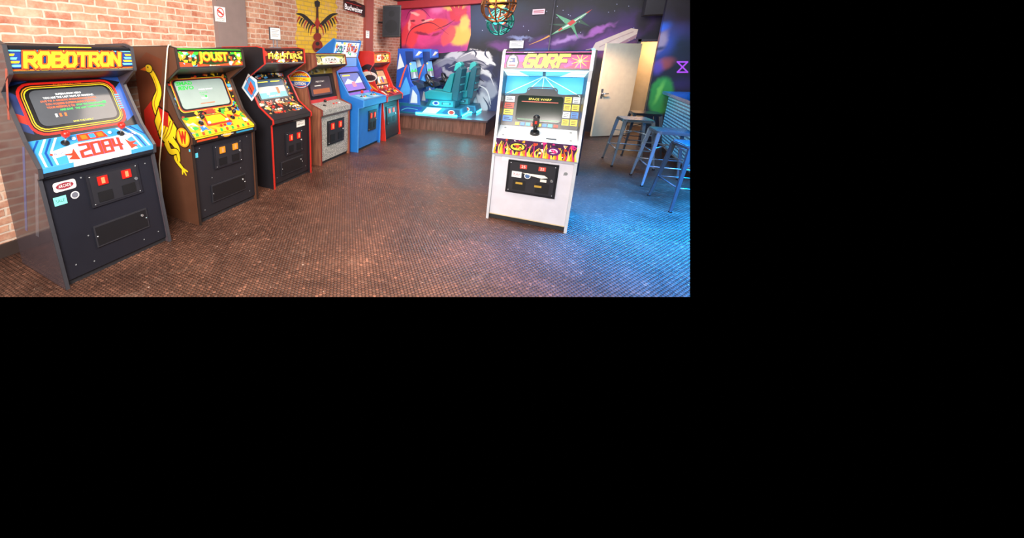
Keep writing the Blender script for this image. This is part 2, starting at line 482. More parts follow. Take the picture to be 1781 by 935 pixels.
for u, v, ru, rv, c, st, a in ((818, 104, 46, 15, '#9c9ca8', .95, 12), (838, 96, 30, 9, '#e4e2e2', .95, 20), (826, 128, 44, 15, '#8c8e9e', .95, 18), (840, 126, 26, 7, '#dcdcde', .95, 24), (812, 116, 40, 5, '#30344e', .95, 10), (846, 142, 22, 12, '#42466a', .9, 40), (850, 160, 16, 26, '#9c9eac', .9, 20),
                           (838, 178, 18, 22, '#c4c4ca', .9, -20), (822, 150, 30, 9, '#b0b0bc', .95, -14), (816, 166, 16, 22, '#484e70', .9, 16), (770, 110, 34, 10, '#84869a', .9, -20), (756, 124, 18, 16, '#5c4086', .8, 0), (790, 96, 22, 7, '#c4c4cc', .9, -12), (800, 190, 26, 12, '#707490', .8, 10), (834, 112, 6, 3.4, '#10101f', .95, 0), (862, 118, 8, 30, '#171a38', .9, 0),
                           (848, 204, 20, 14, '#303e80', .8, 0), (812, 140, 24, 4, '#ececec', .9, -10), (852, 108, 12, 5, '#f0f0f0', .9, 30), (784, 128, 24, 6, '#a8aab8', .9, 24), (768, 146, 30, 8, '#4a5288', .9, -16)):
    dark.append((u, v, ru, rv, c, st, a, .62))
NEB = airbrush_mat('sprayed_space_mural', YB, ('#0b0b16', '#151328'), dark, .14, 3.4)
pink = [(720, 20, 40, 40, '#b02068', .9, 0, .2), (730, 50, 46, 40, '#f0408c', .8, 0, .2), (712, 62, 22, 38, '#e83c4c', 1, 12, .7), (748, 46, 44, 15, '#ea4242', 1, -12, .7), (727, 30, 20, 16, '#f45a6c', 1, 0, .75), (796, 24, 18, 16, '#d02c44', 1, 0, .8), (800, 62, 28, 24, '#f0b850', .95, 0, .6), (776, 86, 60, 12, '#8a2a88', .9, 0, .4), (780, 62, 14, 24, '#e84c54', .95, 30, .7),
        (722, 24, 12, 4, '#ffc0b8', .9, 20, .4), (744, 36, 18, 3, '#ffb0a8', .9, -14, .4), (712, 44, 4, 16, '#ffa8a4', .8, 0, .4), (734, 58, 22, 4, '#7a1240', .9, 10, .4), (758, 60, 14, 4, '#8a1640', .9, -20, .4), (718, 36, 8, 3, '#5a0c28', .9, 0, .4), (736, 36, 6, 3, '#5a0c28', .9, 0, .4), (700, 86, 26, 12, '#5a1a66', .9, 0, .3), (790, 10, 28, 10, '#f4c460', .9, 0, .5), (808, 40, 12, 20, '#f4c460', .9, 0, .5), (760, 16, 18, 12, '#f47ab4', .9, 0, .3)]
PKC = airbrush_mat('sprayed_pink_mural', YB, ('#b02468', '#dc4488'), pink, .06, 5.0)
mb = MB()
DX0, DX1, DZ = 1.36, 2.14, 2.02
mb.box(-4.3, DX0, YB, YB + .15, 0, 3.15, NEB)
mb.box(DX0, DX1, YB, YB + .15, DZ, 3.15, NEB)
mb.box(DX1, 3.2, YB, YB + .15, 0, 3.15, NEB)
p = PxPan(mb, lambda u, v: on_y(u, v, YB), (0, -1, 0))
p.poly([(696, -8), (818, -8), (819, 60), (812, 88), (770, 92), (699, 96)], PKC)
for a, b in ((784, 9), (793, 5), (803, 8), (812, 16)): p.stroke([(796, 26), (a, b)], .1, .06, M('#d02c4c', .5))
for P, wd in (([(704, 84), (712, 56), (728, 44), (752, 40), (780, 60)], .03), ([(706, 34), (714, 18), (734, 16), (748, 30)], .025), ([(756, 52), (776, 44), (792, 34)], .025)): p.stroke(P, .005, .005, M('#6a1038', .5), wm=wd)
p.poly([(1028, 88), (1036, 74), (1098, 49), (1110, 51), (1106, 66), (1062, 88)], M('#e4d0c4', .5))
p.poly([(1062, 88), (1106, 66), (1108, 59), (1056, 86)], M('#a8808a', .5)); p.stroke([(1042, 82), (1072, 67), (1102, 55)], .02, .02, M('#c4a4a4', .5))
SG, SWH, SDK, SRD = M('#5fae84', .5), M('#d8e8dc', .5), M('#24503f', .5), M('#d03a34', .5)
for P, c in (([(956, 62), (990, 38), (1030, 16), (996, 46)], SG), ([(962, 58), (992, 40), (1024, 20), (994, 43)], SWH), ([(984, 42), (966, 24), (994, 36)], SG), ([(992, 45), (1006, 68), (998, 42)], SG),
             ([(1000, 38), (1026, 46), (1008, 32)], SDK), ([(980, 46), (954, 42), (986, 41)], SDK), ([(986, 41), (996, 34), (1002, 38), (992, 45)], SRD), ([(1018, 23), (1030, 16), (1022, 23)], SRD), ([(970, 53), (976, 48), (979, 50), (973, 54)], SRD)):
    p.poly(P, c)
p.stroke([(956, 62), (940, 70), (920, 78)], .04, .005, M('#e0a050', .5))
for i in range(30):
    x, y = rd.uniform(825, 1130), rd.uniform(4, 82); p.ell(x, y, .8, .8, M('#b0b8e0', .5), 6); p.k -= .8
GR1, GR2, GR3 = M('#9296a4', .5), M('#dcdcde', .5), M('#2c3150', .5)
for P, c, wd in (([(800, 100), (824, 90), (848, 98), (860, 114)], GR2, .04), ([(802, 122), (828, 116), (850, 130), (860, 150)], GR2, .035), ([(798, 110), (818, 107), (842, 114)], GR3, .05), ([(826, 146), (846, 156), (854, 182)], GR2, .035), ([(808, 134), (828, 134), (842, 142)], GR3, .05), ([(756, 112), (776, 102), (794, 106)], GR1, .04), ([(820, 84), (828, 92), (826, 100)], GR3, .04), ([(846, 84), (844, 94), (850, 102)], GR3, .04),
                 ([(804, 94), (820, 88), (836, 88)], GR3, .03), ([(838, 120), (852, 122), (862, 134)], GR3, .035), ([(812, 158), (826, 164), (832, 182)], GR1, .04), ([(840, 168), (850, 186), (846, 204)], GR3, .04), ([(780, 118), (796, 112), (810, 118)], GR1, .03), ([(760, 136), (780, 132), (800, 142)], GR1, .03), ([(818, 104), (836, 106), (850, 116)], GR3, .025)):
    p.stroke(P, .006, .006, c, wm=wd)
struct(trim(mb.build('wall_back')))

# hall behind the doorway
mb = MB(); mb.box(DX0 - .5, 3.2, 11.7, 11.8, 0, 3.0, M('#e8c498', .7)); struct(trim(mb.build('wall_hall')))
mb = MB(); fm = M('#3a3040', .5)
mb.box(DX0 - .05, DX0, YB - .06, YB + .15, 0, DZ + .05, fm); mb.box(DX1, DX1 + .05, YB - .06, YB + .15, 0, DZ + .05, fm); mb.box(DX0 - .05, DX1 + .05, YB - .06, YB + .15, DZ, DZ + .05, fm)
struct(trim(mb.build('trim_4')))
CRM = M('#fbe2bc', .5)
mb = MB(); mb.box(-.86, 0, -.045, 0, .015, 1.98, CRM)
dr = mb.build('door_1', bevel=.004, loc=(DX0 - .01, YB - .08, 0), rotz=math.radians(40)); struct(dr)
mb = MB(); mb.cyl((-.79, -.05, .95), (-.79, -.10, .95), .022, .022, CHR); mb.tube([(-.79, -.095, .95), (-.73, -.1, .95), (-.67, -.095, .95)], .013, CHR); mb.box(-.815, -.765, -.053, -.045, .85, 1.05, CHR)
mb.build('door_handle', dr)
# partition right of the doorway
YP = 9.0
px0 = on_y(1137, 120, YP).x
part = [(1150, 70, 26, 50, '#2e3068', .95, 0, .3), (1152, 70, 9, 26, '#a87068', .9, 10, .2), (1152, 46, 16, 10, '#2c54ac', .95, -20, .3), (1146, 84, 12, 5, '#141230', .9, -20, .1), (1154, 112, 20, 12, '#a83c34', .9, -30, .2), (1144, 118, 10, 16, '#54387e', .9, 0, .2), (1184, 50, 26, 20, '#33204e', .9, 20, .1), (1186, 146, 26, 16, '#2c1a46', .9, 0, .1),
        (1150, 166, 18, 34, '#2f8a34', 1, 0, .7), (1146, 160, 5, 26, '#7ac048', .9, 12, .2), (1158, 176, 7, 20, '#174a20', .8, 0, .2)]
PRT = airbrush_mat('sprayed_dark_partition', YP, ('#100d18', '#1a1428'), part, .05, 4.0, 85.0)
mb = MB(); mb.box(px0, 3.0, YP, YP + .15, 0, 3.15, PRT)
p = PxPan(mb, lambda u, v: on_y(u, v, YP), (0, -1, 0), sc=85)
MGN = M('#c848c4', .5, 0, .2)
for y in (107.5, 125.5): p.stroke([(1177, y), (1197, y)], .03, .03, MGN)
p.stroke([(1178, 107.5), (1196, 125.5)], .03, .03, MGN); p.stroke([(1196, 107.5), (1178, 125.5)], .03, .03, MGN)
struct(trim(mb.build('wall_right')))
# dark lowered ceiling over the doorway and bar
mb = MB(); mb.box(1.2, 3.2, 9.2, 9.55, 2.48, 3.15, M('#1f1d24', .7))
struct(trim(mb.build('trim_5')))

# platform
mb = MB(); wd_ = wood_mat('#5c3e34', '#80594c', sc=1)
mb.box(-4.07, -1.3, 8.49, YB - .09, .30, .34, M('#4c4450', .35)); mb.box(-4.07, -1.33, 8.52, YB - .09, 0, .30, wd_)
tag(mb.build('stage_platform'), 'low dark wooden platform in the far corner carrying the racing machines', 'platform')

# ------------------------------------------------------------------ cabinets
def cabinet(name, label, loc, rotz, W, pr, side, trimm, front, cpm, bezm, marq, art, topm=BLACK, group=None):
    """pr: dict of (depth,height) points a b c d e g h, D depth, T top"""
    root = thing(name, label, 'arcade machine', loc, rotz, group)
    hw = W / 2; t = .024
    f0 = pr.get('f', (0, 0)); a, b, c, d, e, g, h = (pr[k] for k in 'abcdegh'); D = pr['D']; T = pr['T']
    sp = [f0, a, b, c] + pr.get('s', [(d[0] - .05, d[1] + .01), (e[0] - .07, e[1] - .06)]) + [g, h] + pr.get('tp', [(h[0] + .1, T)]) + [(D, pr.get('TB', T)), (D, 0)]
    R = {'root': root}
    for sx in (-1, 1):
        m = MB(); x0, x1 = (-hw, -hw + t) if sx < 0 else (hw - t, hw)
        m.prism(sp, x0, x1, side)
        if sx < 0 and 'side' in art:
            art['side'](Pan(m, (-hw, D, 0), (0, -1, 0), (0, 0, 1), D, T))
        o = m.build('side_panel', root)
        m = MB(); n = len(sp)
        for i in range(n - 2):
            p0, p1 = V(sp[i]), V(sp[i + 1]); dd = (p1 - p0).normalized(); nn = V((-dd.y, dd.x)) * .006
            q = [p0 + nn, p1 + nn, p1 - nn * .4, p0 - nn * .4]
            m.prism([(k.x, k.y) for k in q], x0 - .001, x1 + .001, trimm)
        m.build('edge_trim', o)
    xi, xj = -hw + t, hw - t; Wi = xj - xi
    def panel(nm, p0, p1, mat, key, ins=.02, th=.02, x0=xi, x1=xj, parent=None):
        p0 = V(p0); p1 = V(p1); dv = (p1 - p0); L = dv.length; dn_ = dv.normalized(); nin = V((dn_.y, -dn_.x)) * ins
        q0 = p0 + nin; q1 = p1 + nin
        m = MB(); m.slab(q0, q1, th, x0, x1, mat)
        P = Pan(m, (x0, q0.x, q0.y), (1, 0, 0), (0, dn_.x, dn_.y), x1 - x0, L)
        if key in art: art[key](P)
        o = m.build(nm, parent or root); R[key] = (o, P)
        return o
    panel('front_panel', (f0[0] + .01, f0[1] + .05), a, front, 'front', .02)
    m = MB(); m.box(xi, xj, f0[0] + .05, f0[0] + .07, 0, .07, DARK); m.build('kick_board', root)
    dl = panel('control_panel', c, d, cpm, 'cp', 0, .018, -hw + .004, hw - .004)
    panel('control_panel_lip', b, c, pr.get('lipm', cpm), 'lip', 0, .02, -hw + .004, hw - .004)
    m = MB(); m.slab((b[0] + .02, b[1]), (a[0] + .02, a[1] - .01), .015, xi, xj, front)
    m.build('lip_underside', root)
    panel('screen_bezel', d, e, bezm, 'bez', .0, .02)
    panel('speaker_panel', e, g, SATIN, 'spk', .0, .018)
    panel('marquee', g, h, marq, 'mar', .012, .03)
    m = MB()
    tp = [h] + pr.get('tp', [(h[0] + .1, T)]) + [(D, pr.get('TB', T))]
    for i in range(len(tp) - 1): m.slab((tp[i][0], tp[i][1] - .012), (tp[i + 1][0], tp[i + 1][1] - .012), .018, xi, xj, topm)
    m.build('top_panel', root)
    m = MB(); m.box(xi, xj, D - .03, D - .01, .02, pr.get('TB', T) - .02, DARK); m.build('back_panel', root)
    return R

def joystick(R, u, v, ball, hgt=.075, r=.026, key='cp'):
    o, P = R[key]; b = P.top(u, v, .0); d = (P.n + V((0, 0, .7))).normalized()
    m = MB(); m.cyl(b, b + P.n * .006, .03, .026, BLACK); m.cyl(b, b + d * hgt, .008, .007, CHR); tpp = b + d * hgt
    m.ball(tpp, r, ball); return m.build('joystick', o)
def button(R, u, v, mat, r=.015, key='cp'):
    o, P = R[key]; m = MB(); m.cyl(P.top(u, v, -.001), P.top(u, v, .006), r * 1.25, r * 1.2, mat); m.cyl(P.top(u, v, .006), P.top(u, v, .013), r * .85, r * .75, mat)
    return m.build('button', o)
def screen(R, u0, v0, u1, v1, mat, art=None, r=.03, key='bez', h=.002):
    o, P = R[key]; m = MB(); W = (u1 - u0) * P.W; H = (v1 - v0) * P.H
    q = Pan(m, P.top(u0, v0, h), P.ux, P.uy, W, H); q.k = 0
    q.rrect(0, 0, 1, 1, r, mat); q.k = 2
    if art: art(q)
    return m.build('screen', o)
def coin_door(R, u0, v0, u1, v1, mat=SATIN, btn=True, key='front', lo=None, bm_=None):
    o, P = R[key]; W = (u1 - u0) * P.W; H = (v1 - v0) * P.H
    m = MB()
    def pbox(mm, a0, b0, a1, b1, h0, h1, mat):
        vs = [P.pt(u0 + (u1 - u0) * x, v0 + (v1 - v0) * y, h) for h in (h0, h1) for y in (b0, b1) for x in (a0, a1)]
        mm.add(vs, [(0, 2, 3, 1), (4, 5, 7, 6), (0, 1, 5, 4), (2, 6, 7, 3), (0, 4, 6, 2), (1, 3, 7, 5)], mat)
    pbox(m, 0, 0, 1, 1, .004, .016, mat)
    pbox(m, .05, .06, .95, .94, .016, .02, M('#26262c', .4))
    for x in (.27, .73): pbox(m, x - .13, .12, x + .13, .42, .02, .026, M('#101014', .5))
    for x in (.06, .94):
        for y in (.08, .92): m.ball(P.pt(u0 + (u1 - u0) * x, v0 + (v1 - v0) * y, .018), .006, CHR, 8, 5)
    d = m.build('coin_door', o.parent)
    if btn:
        for x in (.27, .73):
            m = MB(); pbox(m, x - .09, .62, x + .09, .88, .02, .03, bm_ or M('#d01c14', .4, 0, .35)); pbox(m, x - .03, .66, x + .03, .84, .03, .034, M('#ff7a50', .4, 0, .8)); m.build('coin_button', d)
    m = MB(); q = P.pt(u0 + (u1 - u0) * .9, v0 + (v1 - v0) * .52, .02); m.cyl(q, q + P.n * .012, .014, .013, CHR); m.build('lock', d)
    if lo:
        a0, b0, a1, b1 = lo; m = MB()
        for (A0, B0, A1, B1, h0, h1, mm) in ((a0, b0, a1, b1, .003, .014, M('#2c2c32', .35)), (a0 + .012, b0 + .015, a1 - .012, b1 - .015, .014, .016, M('#17171b', .4))):
            vs = [P.pt(x, y, hh) for hh in (h0, h1) for y in (B0, B1) for x in (A0, A1)]
            m.add(vs, [(0, 2, 3, 1), (4, 5, 7, 6), (0, 1, 5, 4), (2, 6, 7, 3), (0, 4, 6, 2), (1, 3, 7, 5)], mm)
        for x in (a0 + .02, a1 - .02): m.ball(P.pt(x, (b0 + b1) / 2, .015), .007, CHR, 8, 5)
        q = P.pt(a1 - .06, b0 + (b1 - b0) * .7, .014); m.cyl(q, q + P.n * .01, .012, .011, CHR)
        m.build('cash_door', o.parent)
    return d
def bolts(P, pts):
    for u, v in pts: P.circ(u, v, .006, GRY, 8)

E = lambda h, e=1.0: M(h, .4, 0, e)

# ---- 1: robot shooter machine
def mar1(P):
    y, bl, ck, o, lb = E('#f8c020', .8), E('#1a78e0', .7), E('#0c0e1c', .1), E('#e8501a', .8), E('#60c0f0', .7)
    P.rect(.0, .0, 1, 1, ck); P.rect(0, .2, 1, .76, E('#103684', .4))
    P.rect(0, .88, 1, .94, bl); P.rect(0, .79, 1, .84, lb); P.rect(0, .05, 1, .1, y); P.rect(0, .12, 1, .15, o)
    for k in range(4):
        P.poly([(0, .24 + .13 * k), (.07 - .012 * k, .24 + .13 * k), (.08 - .012 * k, .32 + .13 * k), (0, .32 + .13 * k)], (lb, y, lb, y)[k])
        P.poly([(1, .24 + .13 * k), (.91 + .012 * k, .24 + .13 * k), (.90 + .012 * k, .32 + .13 * k), (1, .32 + .13 * k)], (lb, y, lb, y)[k])
    P.poly([(.32, .78), (.37, .98), (.63, .98), (.68, .78)], y); P.text('Williams', .44, .83, .6, .94, E('#101010', .05), .01); P.circ(.415, .885, .013, E('#c02020', .5))
    P.block('ROBOTRON', .095, .24, .865, .73, [(.050, E('#0c0e1c', .1)), (.042, o), (.030, E('#7a2408', .3)), (.024, y)], .36, .02)
def bez1(P):
    P.rect(0, 0, 1, 1, M('#14151c', .35)); P.poly([(0, .2), (.09, .1), (.09, .75), (0, .9)], M('#22356a', .4)); P.poly([(.0, .35), (.09, .25), (.09, .4), (0, .5)], M('#b02a1c', .4))
    P.poly([(.91, .1), (1, .2), (1, .9), (.91, .75)], M('#2f5ab0', .4)); P.poly([(.0, .9), (.2, 1), (0, 1)], M('#2f5ab0', .4)); P.poly([(1, .9), (.8, 1), (1, 1)], M('#2f5ab0', .4))
    P.rrect(.075, .05, .925, .97, .10, E('#d82018', .35)); P.rrect(.095, .088, .905, .932, .09, M('#101014', .3)); P.rrect(.105, .11, .895, .91, .085, E('#f0901a', .35))
    P.rrect(.113, .125, .887, .895, .08, M('#101014', .3)); P.rrect(.122, .145, .878, .878, .07, E('#e0c824', .3)); P.rrect(.129, .158, .871, .864, .07, M('#141417', .3))
    P.text('ROBOTRON: 2084', .38, .9, .62, .935, ORG, .0)
    for k in range(7): P.rect(.885, .36 + .045 * k, .935, .385 + .045 * k, M('#4a9ae0', .4))
def scr1(P):
    wt, org, gr = E('#eef2f4', 1), E('#f0602a', 1), E('#34cc58', 1)
    P.text('SUPERHUMAN HERO', .30, .83, .62, .885, wt, .01); P.text('YOU ARE THE LAST HOPE OF MANKIND.', .14, .74, .78, .795, wt, .01)
    P.text('DUE TO A GENETIC ENGINEERING ERROR,', .10, .65, .80, .705, org, .01); P.text('YOU POSSESS SUPERHUMAN POWERS.', .14, .56, .78, .615, org, .01)
    P.text('YOUR MISSION IS TO', .14, .47, .48, .525, org, .01); P.text('STOP THE ROBOTRONS,', .5, .47, .86, .525, gr, .01); P.text('AND SAVE', .28, .38, .44, .435, gr, .01); P.text('THE LAST HUMAN FAMILY', .47, .38, .87, .435, gr, .01)
    for i, x in enumerate((.2, .25, .31)): P.rect(x, .22, x + .025, .31, (wt, org, org)[i])
    P.rect(.86, .47, .9, .55, gr); P.text('SAVE THE FAMILY', .38, .02, .64, .065, E('#d8d040', .8))
def cp1(P):
    b, r, w_, dk = M('#3a94dc', .4), M('#e03c26', .4), M('#f4f4f4', .4), M('#174a98', .4)
    P.rect(0, 0, 1, 1, b)
    P.poly([(.22, .0), (.82, .0), (.78, .45), (.90, .62), (.90, .72), (.66, .66), (.36, .66), (.14, .5), (.14, .25), (.24, .3)], w_)
    for s in (0, 1):
        X = (lambda x: x) if s == 0 else (lambda x: 1 - x)
        for k in range(4): P.poly([(X(.01 + .04 * k), .02), (X(.024 + .04 * k), .02), (X(.038 + .04 * k), .5), (X(.13 + .04 * k), .98), (X(.112 + .04 * k), .98), (X(.02 + .04 * k), .5)] if k else [(X(0), .02), (X(.012), .02), (X(.02), .5), (X(.12), .98), (X(.10), .98), (X(.005), .5)], (dk, w_, dk, w_)[k])
    P.poly([(.38, .70), (.64, .70), (.62, .97), (.40, .97)], r)
    for k in range(3): P.rect(.42 + .07 * k, .75, .47 + .07 * k, .92, (ORG, b, ORG)[k])
    for (x, y, s) in ((.31, .22, -1), (.76, .22, 1)): P.poly([(x, y - .18), (x + s * .08, y - .10), (x + s * .04, y), (x + s * .10, y + .1), (x + s * .03, y + .1), (x, y + .26)], r)
    P.block('2084', .34, .10, .69, .55, [(.030, w_), (.027, dk), (.021, r)], .42, .03)
    P.text('Williams', .15, .34, .24, .44, dk); P.circ(.135, .39, .010, r); P.text('ROBOTRON', .76, .62, .89, .69, dk)
def front1(P):
    bolts(P, [(.1, .9), (.3, .92), (.7, .92), (.92, .9), (.1, .12), (.92, .1), (.25, .35), (.5, .36), (.75, .37), (.25, .08), (.75, .08)])
    P.rrect(.07, .84, .25, .93, .02, M('#e0dcd8', .4)); P.ell(.16, .885, .07, .03, M('#8a2a3a', .4)); P.text('ARCADE', .11, .872, .21, .9, WHITE)
    P.rect(.05, .72, .15, .80, M('#7fe0d0', .4)); P.text('SALE', .065, .745, .135, .775, M('#2a6a68', .4)); P.circ(.22, .775, .03, M('#d0ced2', .4)); P.circ(.22, .775, .022, M('#6a6c78', .4))
def side1(P):
    P.poly([(.55, .2), (.62, .2), (.92, .5), (.85, .5)], M('#6a666e', .15)); P.poly([(.3, .2), (.36, .2), (.75, .6), (.7, .6)], M('#46588c', .15)); P.poly([(.5, .7), (.55, .7), (.75, .9), (.7, .9)], M('#a84438', .15))
pr1 = dict(a=(.09, .87), b=(.06, .88), c=(.05, .95), d=(.25, 1.12), e=(.46, 1.54), g=(.19, 1.61), h=(.20, 1.80), D=.76, T=1.83)
R1 = cabinet('arcade_cabinet', 'black upright arcade machine with ROBOTRON marquee, nearest at the left edge', (-3.07, 1.505, 0), PI / 2, .89, pr1,
    M('#4e444a', .12), M('#3a3a40', .4), M('#1d1e27', .35), M('#eef0f2', .4), M('#14151c', .3), E('#0a0a0c', .1),  # side colour lightened and pinkish, standing in for brick reflections
    dict(mar=mar1, bez=bez1, cp=cp1, front=front1, side=side1, lip=lambda P: (P.rect(0, .45, 1, 1, M('#48a4e8', .4)), P.rect(.25, .45, .75, 1, M('#f0f0f0', .4)), P.rect(0, 0, 1, .45, M('#20242e', .4)))), group=None)
screen(R1, .16, .2, .84, .83, M('#50545a', .12), scr1, .05)
joystick(R1, .28, .72, RED, .08, .03); joystick(R1, .76, .72, RED, .08, .03); button(R1, .36, .82, WHITE, .012); button(R1, .67, .82, WHITE, .012)
coin_door(R1, .33, .60, .83, .93, lo=(.30, .2, .83, .42))

# ---- 2: knights-on-birds machine
def mar2(P):
    g, y, r = E('#34a824', .7), E('#fce020', .9), E('#e8401c', .7)
    P.rect(0, 0, 1, 1, E('#1c380e', .4)); P.poly([(0, 1), (1, 1), (1, .45), (.8, .7), (.6, .75), (.3, .72), (.12, .5), (0, .55)], g)
    P.poly([(0, 0), (1, 0), (1, .3), (.75, .22), (.5, .15), (.2, .24), (0, .34)], r)
    P.shards([E('#f09020', .7), E('#f0eacc', .7), r, E('#1c1c10', .1), y, E('#40a8d8', .6)], 26, 3, .02, .1, .26, .9, .02, .05); P.shards([E('#f09020', .7), r, E('#1c1c10', .1), y, E('#f0eacc', .7)], 26, 8, .76, .1, .98, .9, .02, .05)
    P.text('JOUST', .27, .14, .77, .82, E('#8a2408', .3), .09); P.text('JOUST', .285, .19, .755, .86, E('#e8801a', .7), .065); P.text('JOUST', .295, .24, .745, .86, y, .03)
    P.text('Williams', .47, .05, .6, .15, E('#f4e0b0', .8)); P.circ(.45, .1, .013, E('#e8d0a0', .8))
def bez2(P):
    c = [M('#f0c820', .4), M('#d8341e', .4), M('#3484c8', .4), M('#e87c2c', .4), M('#44a83c', .4), M('#1c1c1c', .4)]
    P.shards(c, 26, 5, .0, .0, 1, .13, .02, .05); P.shards(c, 18, 6, .0, .1, .09, .95, .015, .04); P.shards(c, 22, 7, .91, .1, 1, .95, .015, .04); P.shards([c[0], c[1], c[3], c[5]], 26, 9, .05, .88, .95, 1, .02, .05)
    P.rrect(.07, .11, .93, .92, .05, M('#d8c030', .4)); P.rrect(.08, .125, .92, .905, .05, M('#c03a1c', .4)); P.rrect(.092, .15, .908, .885, .05, M('#121214', .3))
    P.poly([(.42, .0), (.58, .0), (.55, .12), (.45, .12)], M('#9a3524', .4)); P.rect(.94, .62, 1, .7, M('#5ab8e8', .4)); P.rect(.94, .54, 1, .6, M('#e8f4f4', .4))
def scr2(P):
    g = E('#28a83c', .8)
    P.text('GAME', .02, .84, .34, .98, g, .04, flip=True); P.text('OVER', .02, .67, .34, .81, g, .04, flip=True)  # mirrored words drawn on the screen as a reflection in the glass
    for i, y in enumerate((.62, .5, .42, .3)): P.text(('PRESS START', 'PLAYER', 'THE', 'READY')[i], .42, y, (.72, .58, .5, .55)[i], y + .045, (E('#f8fff8', 1), g, g, E('#f8fff8', 1))[i])
    P.rect(.36, .12, .66, .15, E('#a86038', .8)); P.rect(.5, .34, .54, .42, g)
def cp2(P):
    P.shards([M('#f4d020', .4), M('#e0501e', .4), M('#38aa44', .4), M('#3078c8', .4), M('#f0e8c8', .4), M('#f09420', .4)], 70, 11, 0, 0, 1, 1, .03, .08)
    P.poly([(.3, .4), (.7, .4), (.64, .95), (.36, .95)], M('#d0341e', .4)); P.poly([(.34, .5), (.66, .5), (.62, .9), (.38, .9)], M('#f4d020', .4)); P.poly([(0, 0), (1, 0), (1, .2), (0, .2)], M('#f4d422', .4))
    for k in range(10): P.poly([(.05 + .09 * k, .02), (.09 + .09 * k, .02), (.11 + .09 * k, .18), (.07 + .09 * k, .18)], M('#d8441e' if k % 2 else '#2f9a40', .4))
def lip2(P):
    P.rect(0, 0, 1, 1, M('#201a14', .4)); P.rect(0, .7, 1, .95, M('#f0c41e', .4)); P.rect(.05, .2, .35, .5, M('#d0441e', .4)); P.rect(.65, .2, .95, .5, M('#2f8ab0', .4)); P.ell(.5, .4, .07, .4, M('#f0981e', .4)); P.text('Williams', .4, .3, .6, .6, WHITE)
def side2(P):
    y, r, k = M('#f8d022', .4), M('#c4281e', .4), M('#22100a', .4)
    P.poly([(.0, .30), (.42, .36), (.60, .5), (.5, .75), (.62, .93), (.3, .97), (.0, .9)], M('#63301a', .5)); P.poly([(.04, .42), (.42, .44), (.52, .58), (.34, .72), (.08, .64)], r)
    nk = [(.46, .60), (.36, .68), (.47, .76), (.41, .835), (.32, .88)]
    P.stroke(nk, .17, .08, k, wm=.105); P.stroke(nk, .14, .058, y, wm=.08); P.stroke([(.40, .62), (.335, .685), (.44, .765), (.39, .84)], .016, .008, M('#b0701c', .4))
    P.ell(.31, .882, .09, .027, k); P.ell(.31, .882, .074, .021, y); P.poly([(.25, .892), (.12, .874), (.25, .868)], ORG); P.circ(.30, .889, .010, k)
    P.poly([(.28, .585), (.42, .68), (.62, .65), (.78, .56), (.70, .475), (.5, .44), (.35, .485)], k); P.poly([(.30, .585), (.43, .668), (.605, .635), (.75, .56), (.685, .49), (.5, .455), (.37, .50)], y)
    for q in range(5): P.stroke([(.70 - .06 * q, .60), (.60 - .06 * q, .53), (.5 - .05 * q, .49)], .016, .005, M('#8a4a14', .4))
    P.poly([(.42, .67), (.62, .64), (.58, .56), (.46, .57)], r)
    for L_ in ([(.62, .49), (.73, .44), (.66, .385), (.79, .33)], [(.50, .47), (.57, .42), (.71, .425), (.73, .37)]):
        P.stroke(L_, .105, .055, k); P.stroke(L_, .08, .036, y)
    for tx, ty in ((.89, .32), (.85, .295), (.77, .295)): P.stroke([(.79, .33), (tx, ty)], .034, .012, y)
    P.circ(.865, .515, .108, k, 24); P.circ(.865, .515, .100, M('#f0981e', .4), 24); P.circ(.865, .515, .084, M('#f8c828', .4), 24); P.text('W', .79, .478, .94, .552, M('#c4281e', .4), .08)
    P.rect(.955, .44, .985, .455, CYN)
pr2 = dict(a=(.0, .87), b=(-.03, .88), c=(-.03, .94), d=(.2, 1.11), e=(.38, 1.53), g=(.08, 1.61), h=(.10, 1.80), D=.78, T=1.82)
R2 = cabinet('arcade_cabinet', 'brown-sided arcade machine with JOUST marquee and yellow long-legged bird on its side', (-3.1, 2.745, 0), PI / 2, .88, pr2,
    M('#5a3828', .4), M('#2a201c', .4), M('#222228', .35), M('#e8b024', .4), M('#1c1a15', .3), E('#0a0a0c', .1), dict(mar=mar2, bez=bez2, cp=cp2, lip=lip2, front=lambda P: (bolts(P, [(.1, .93), (.9, .93), (.1, .1), (.9, .1), (.25, .5), (.75, .5)]), P.rect(.03, .82, .07, .88, CYN)), side=side2))
screen(R2, .12, .185, .88, .86, E('#8a9c98', .4), scr2, .04)
joystick(R2, .25, .6, BLACK); joystick(R2, .75, .6, BLACK); button(R2, .36, .55, WHITE); button(R2, .64, .55, WHITE); button(R2, .48, .3, RED, .012); button(R2, .54, .3, RED, .012)
coin_door(R2, .3, .6, .78, .92, bm_=M('#d0801c', .4, 0, .3), lo=(.22, .16, .82, .40))

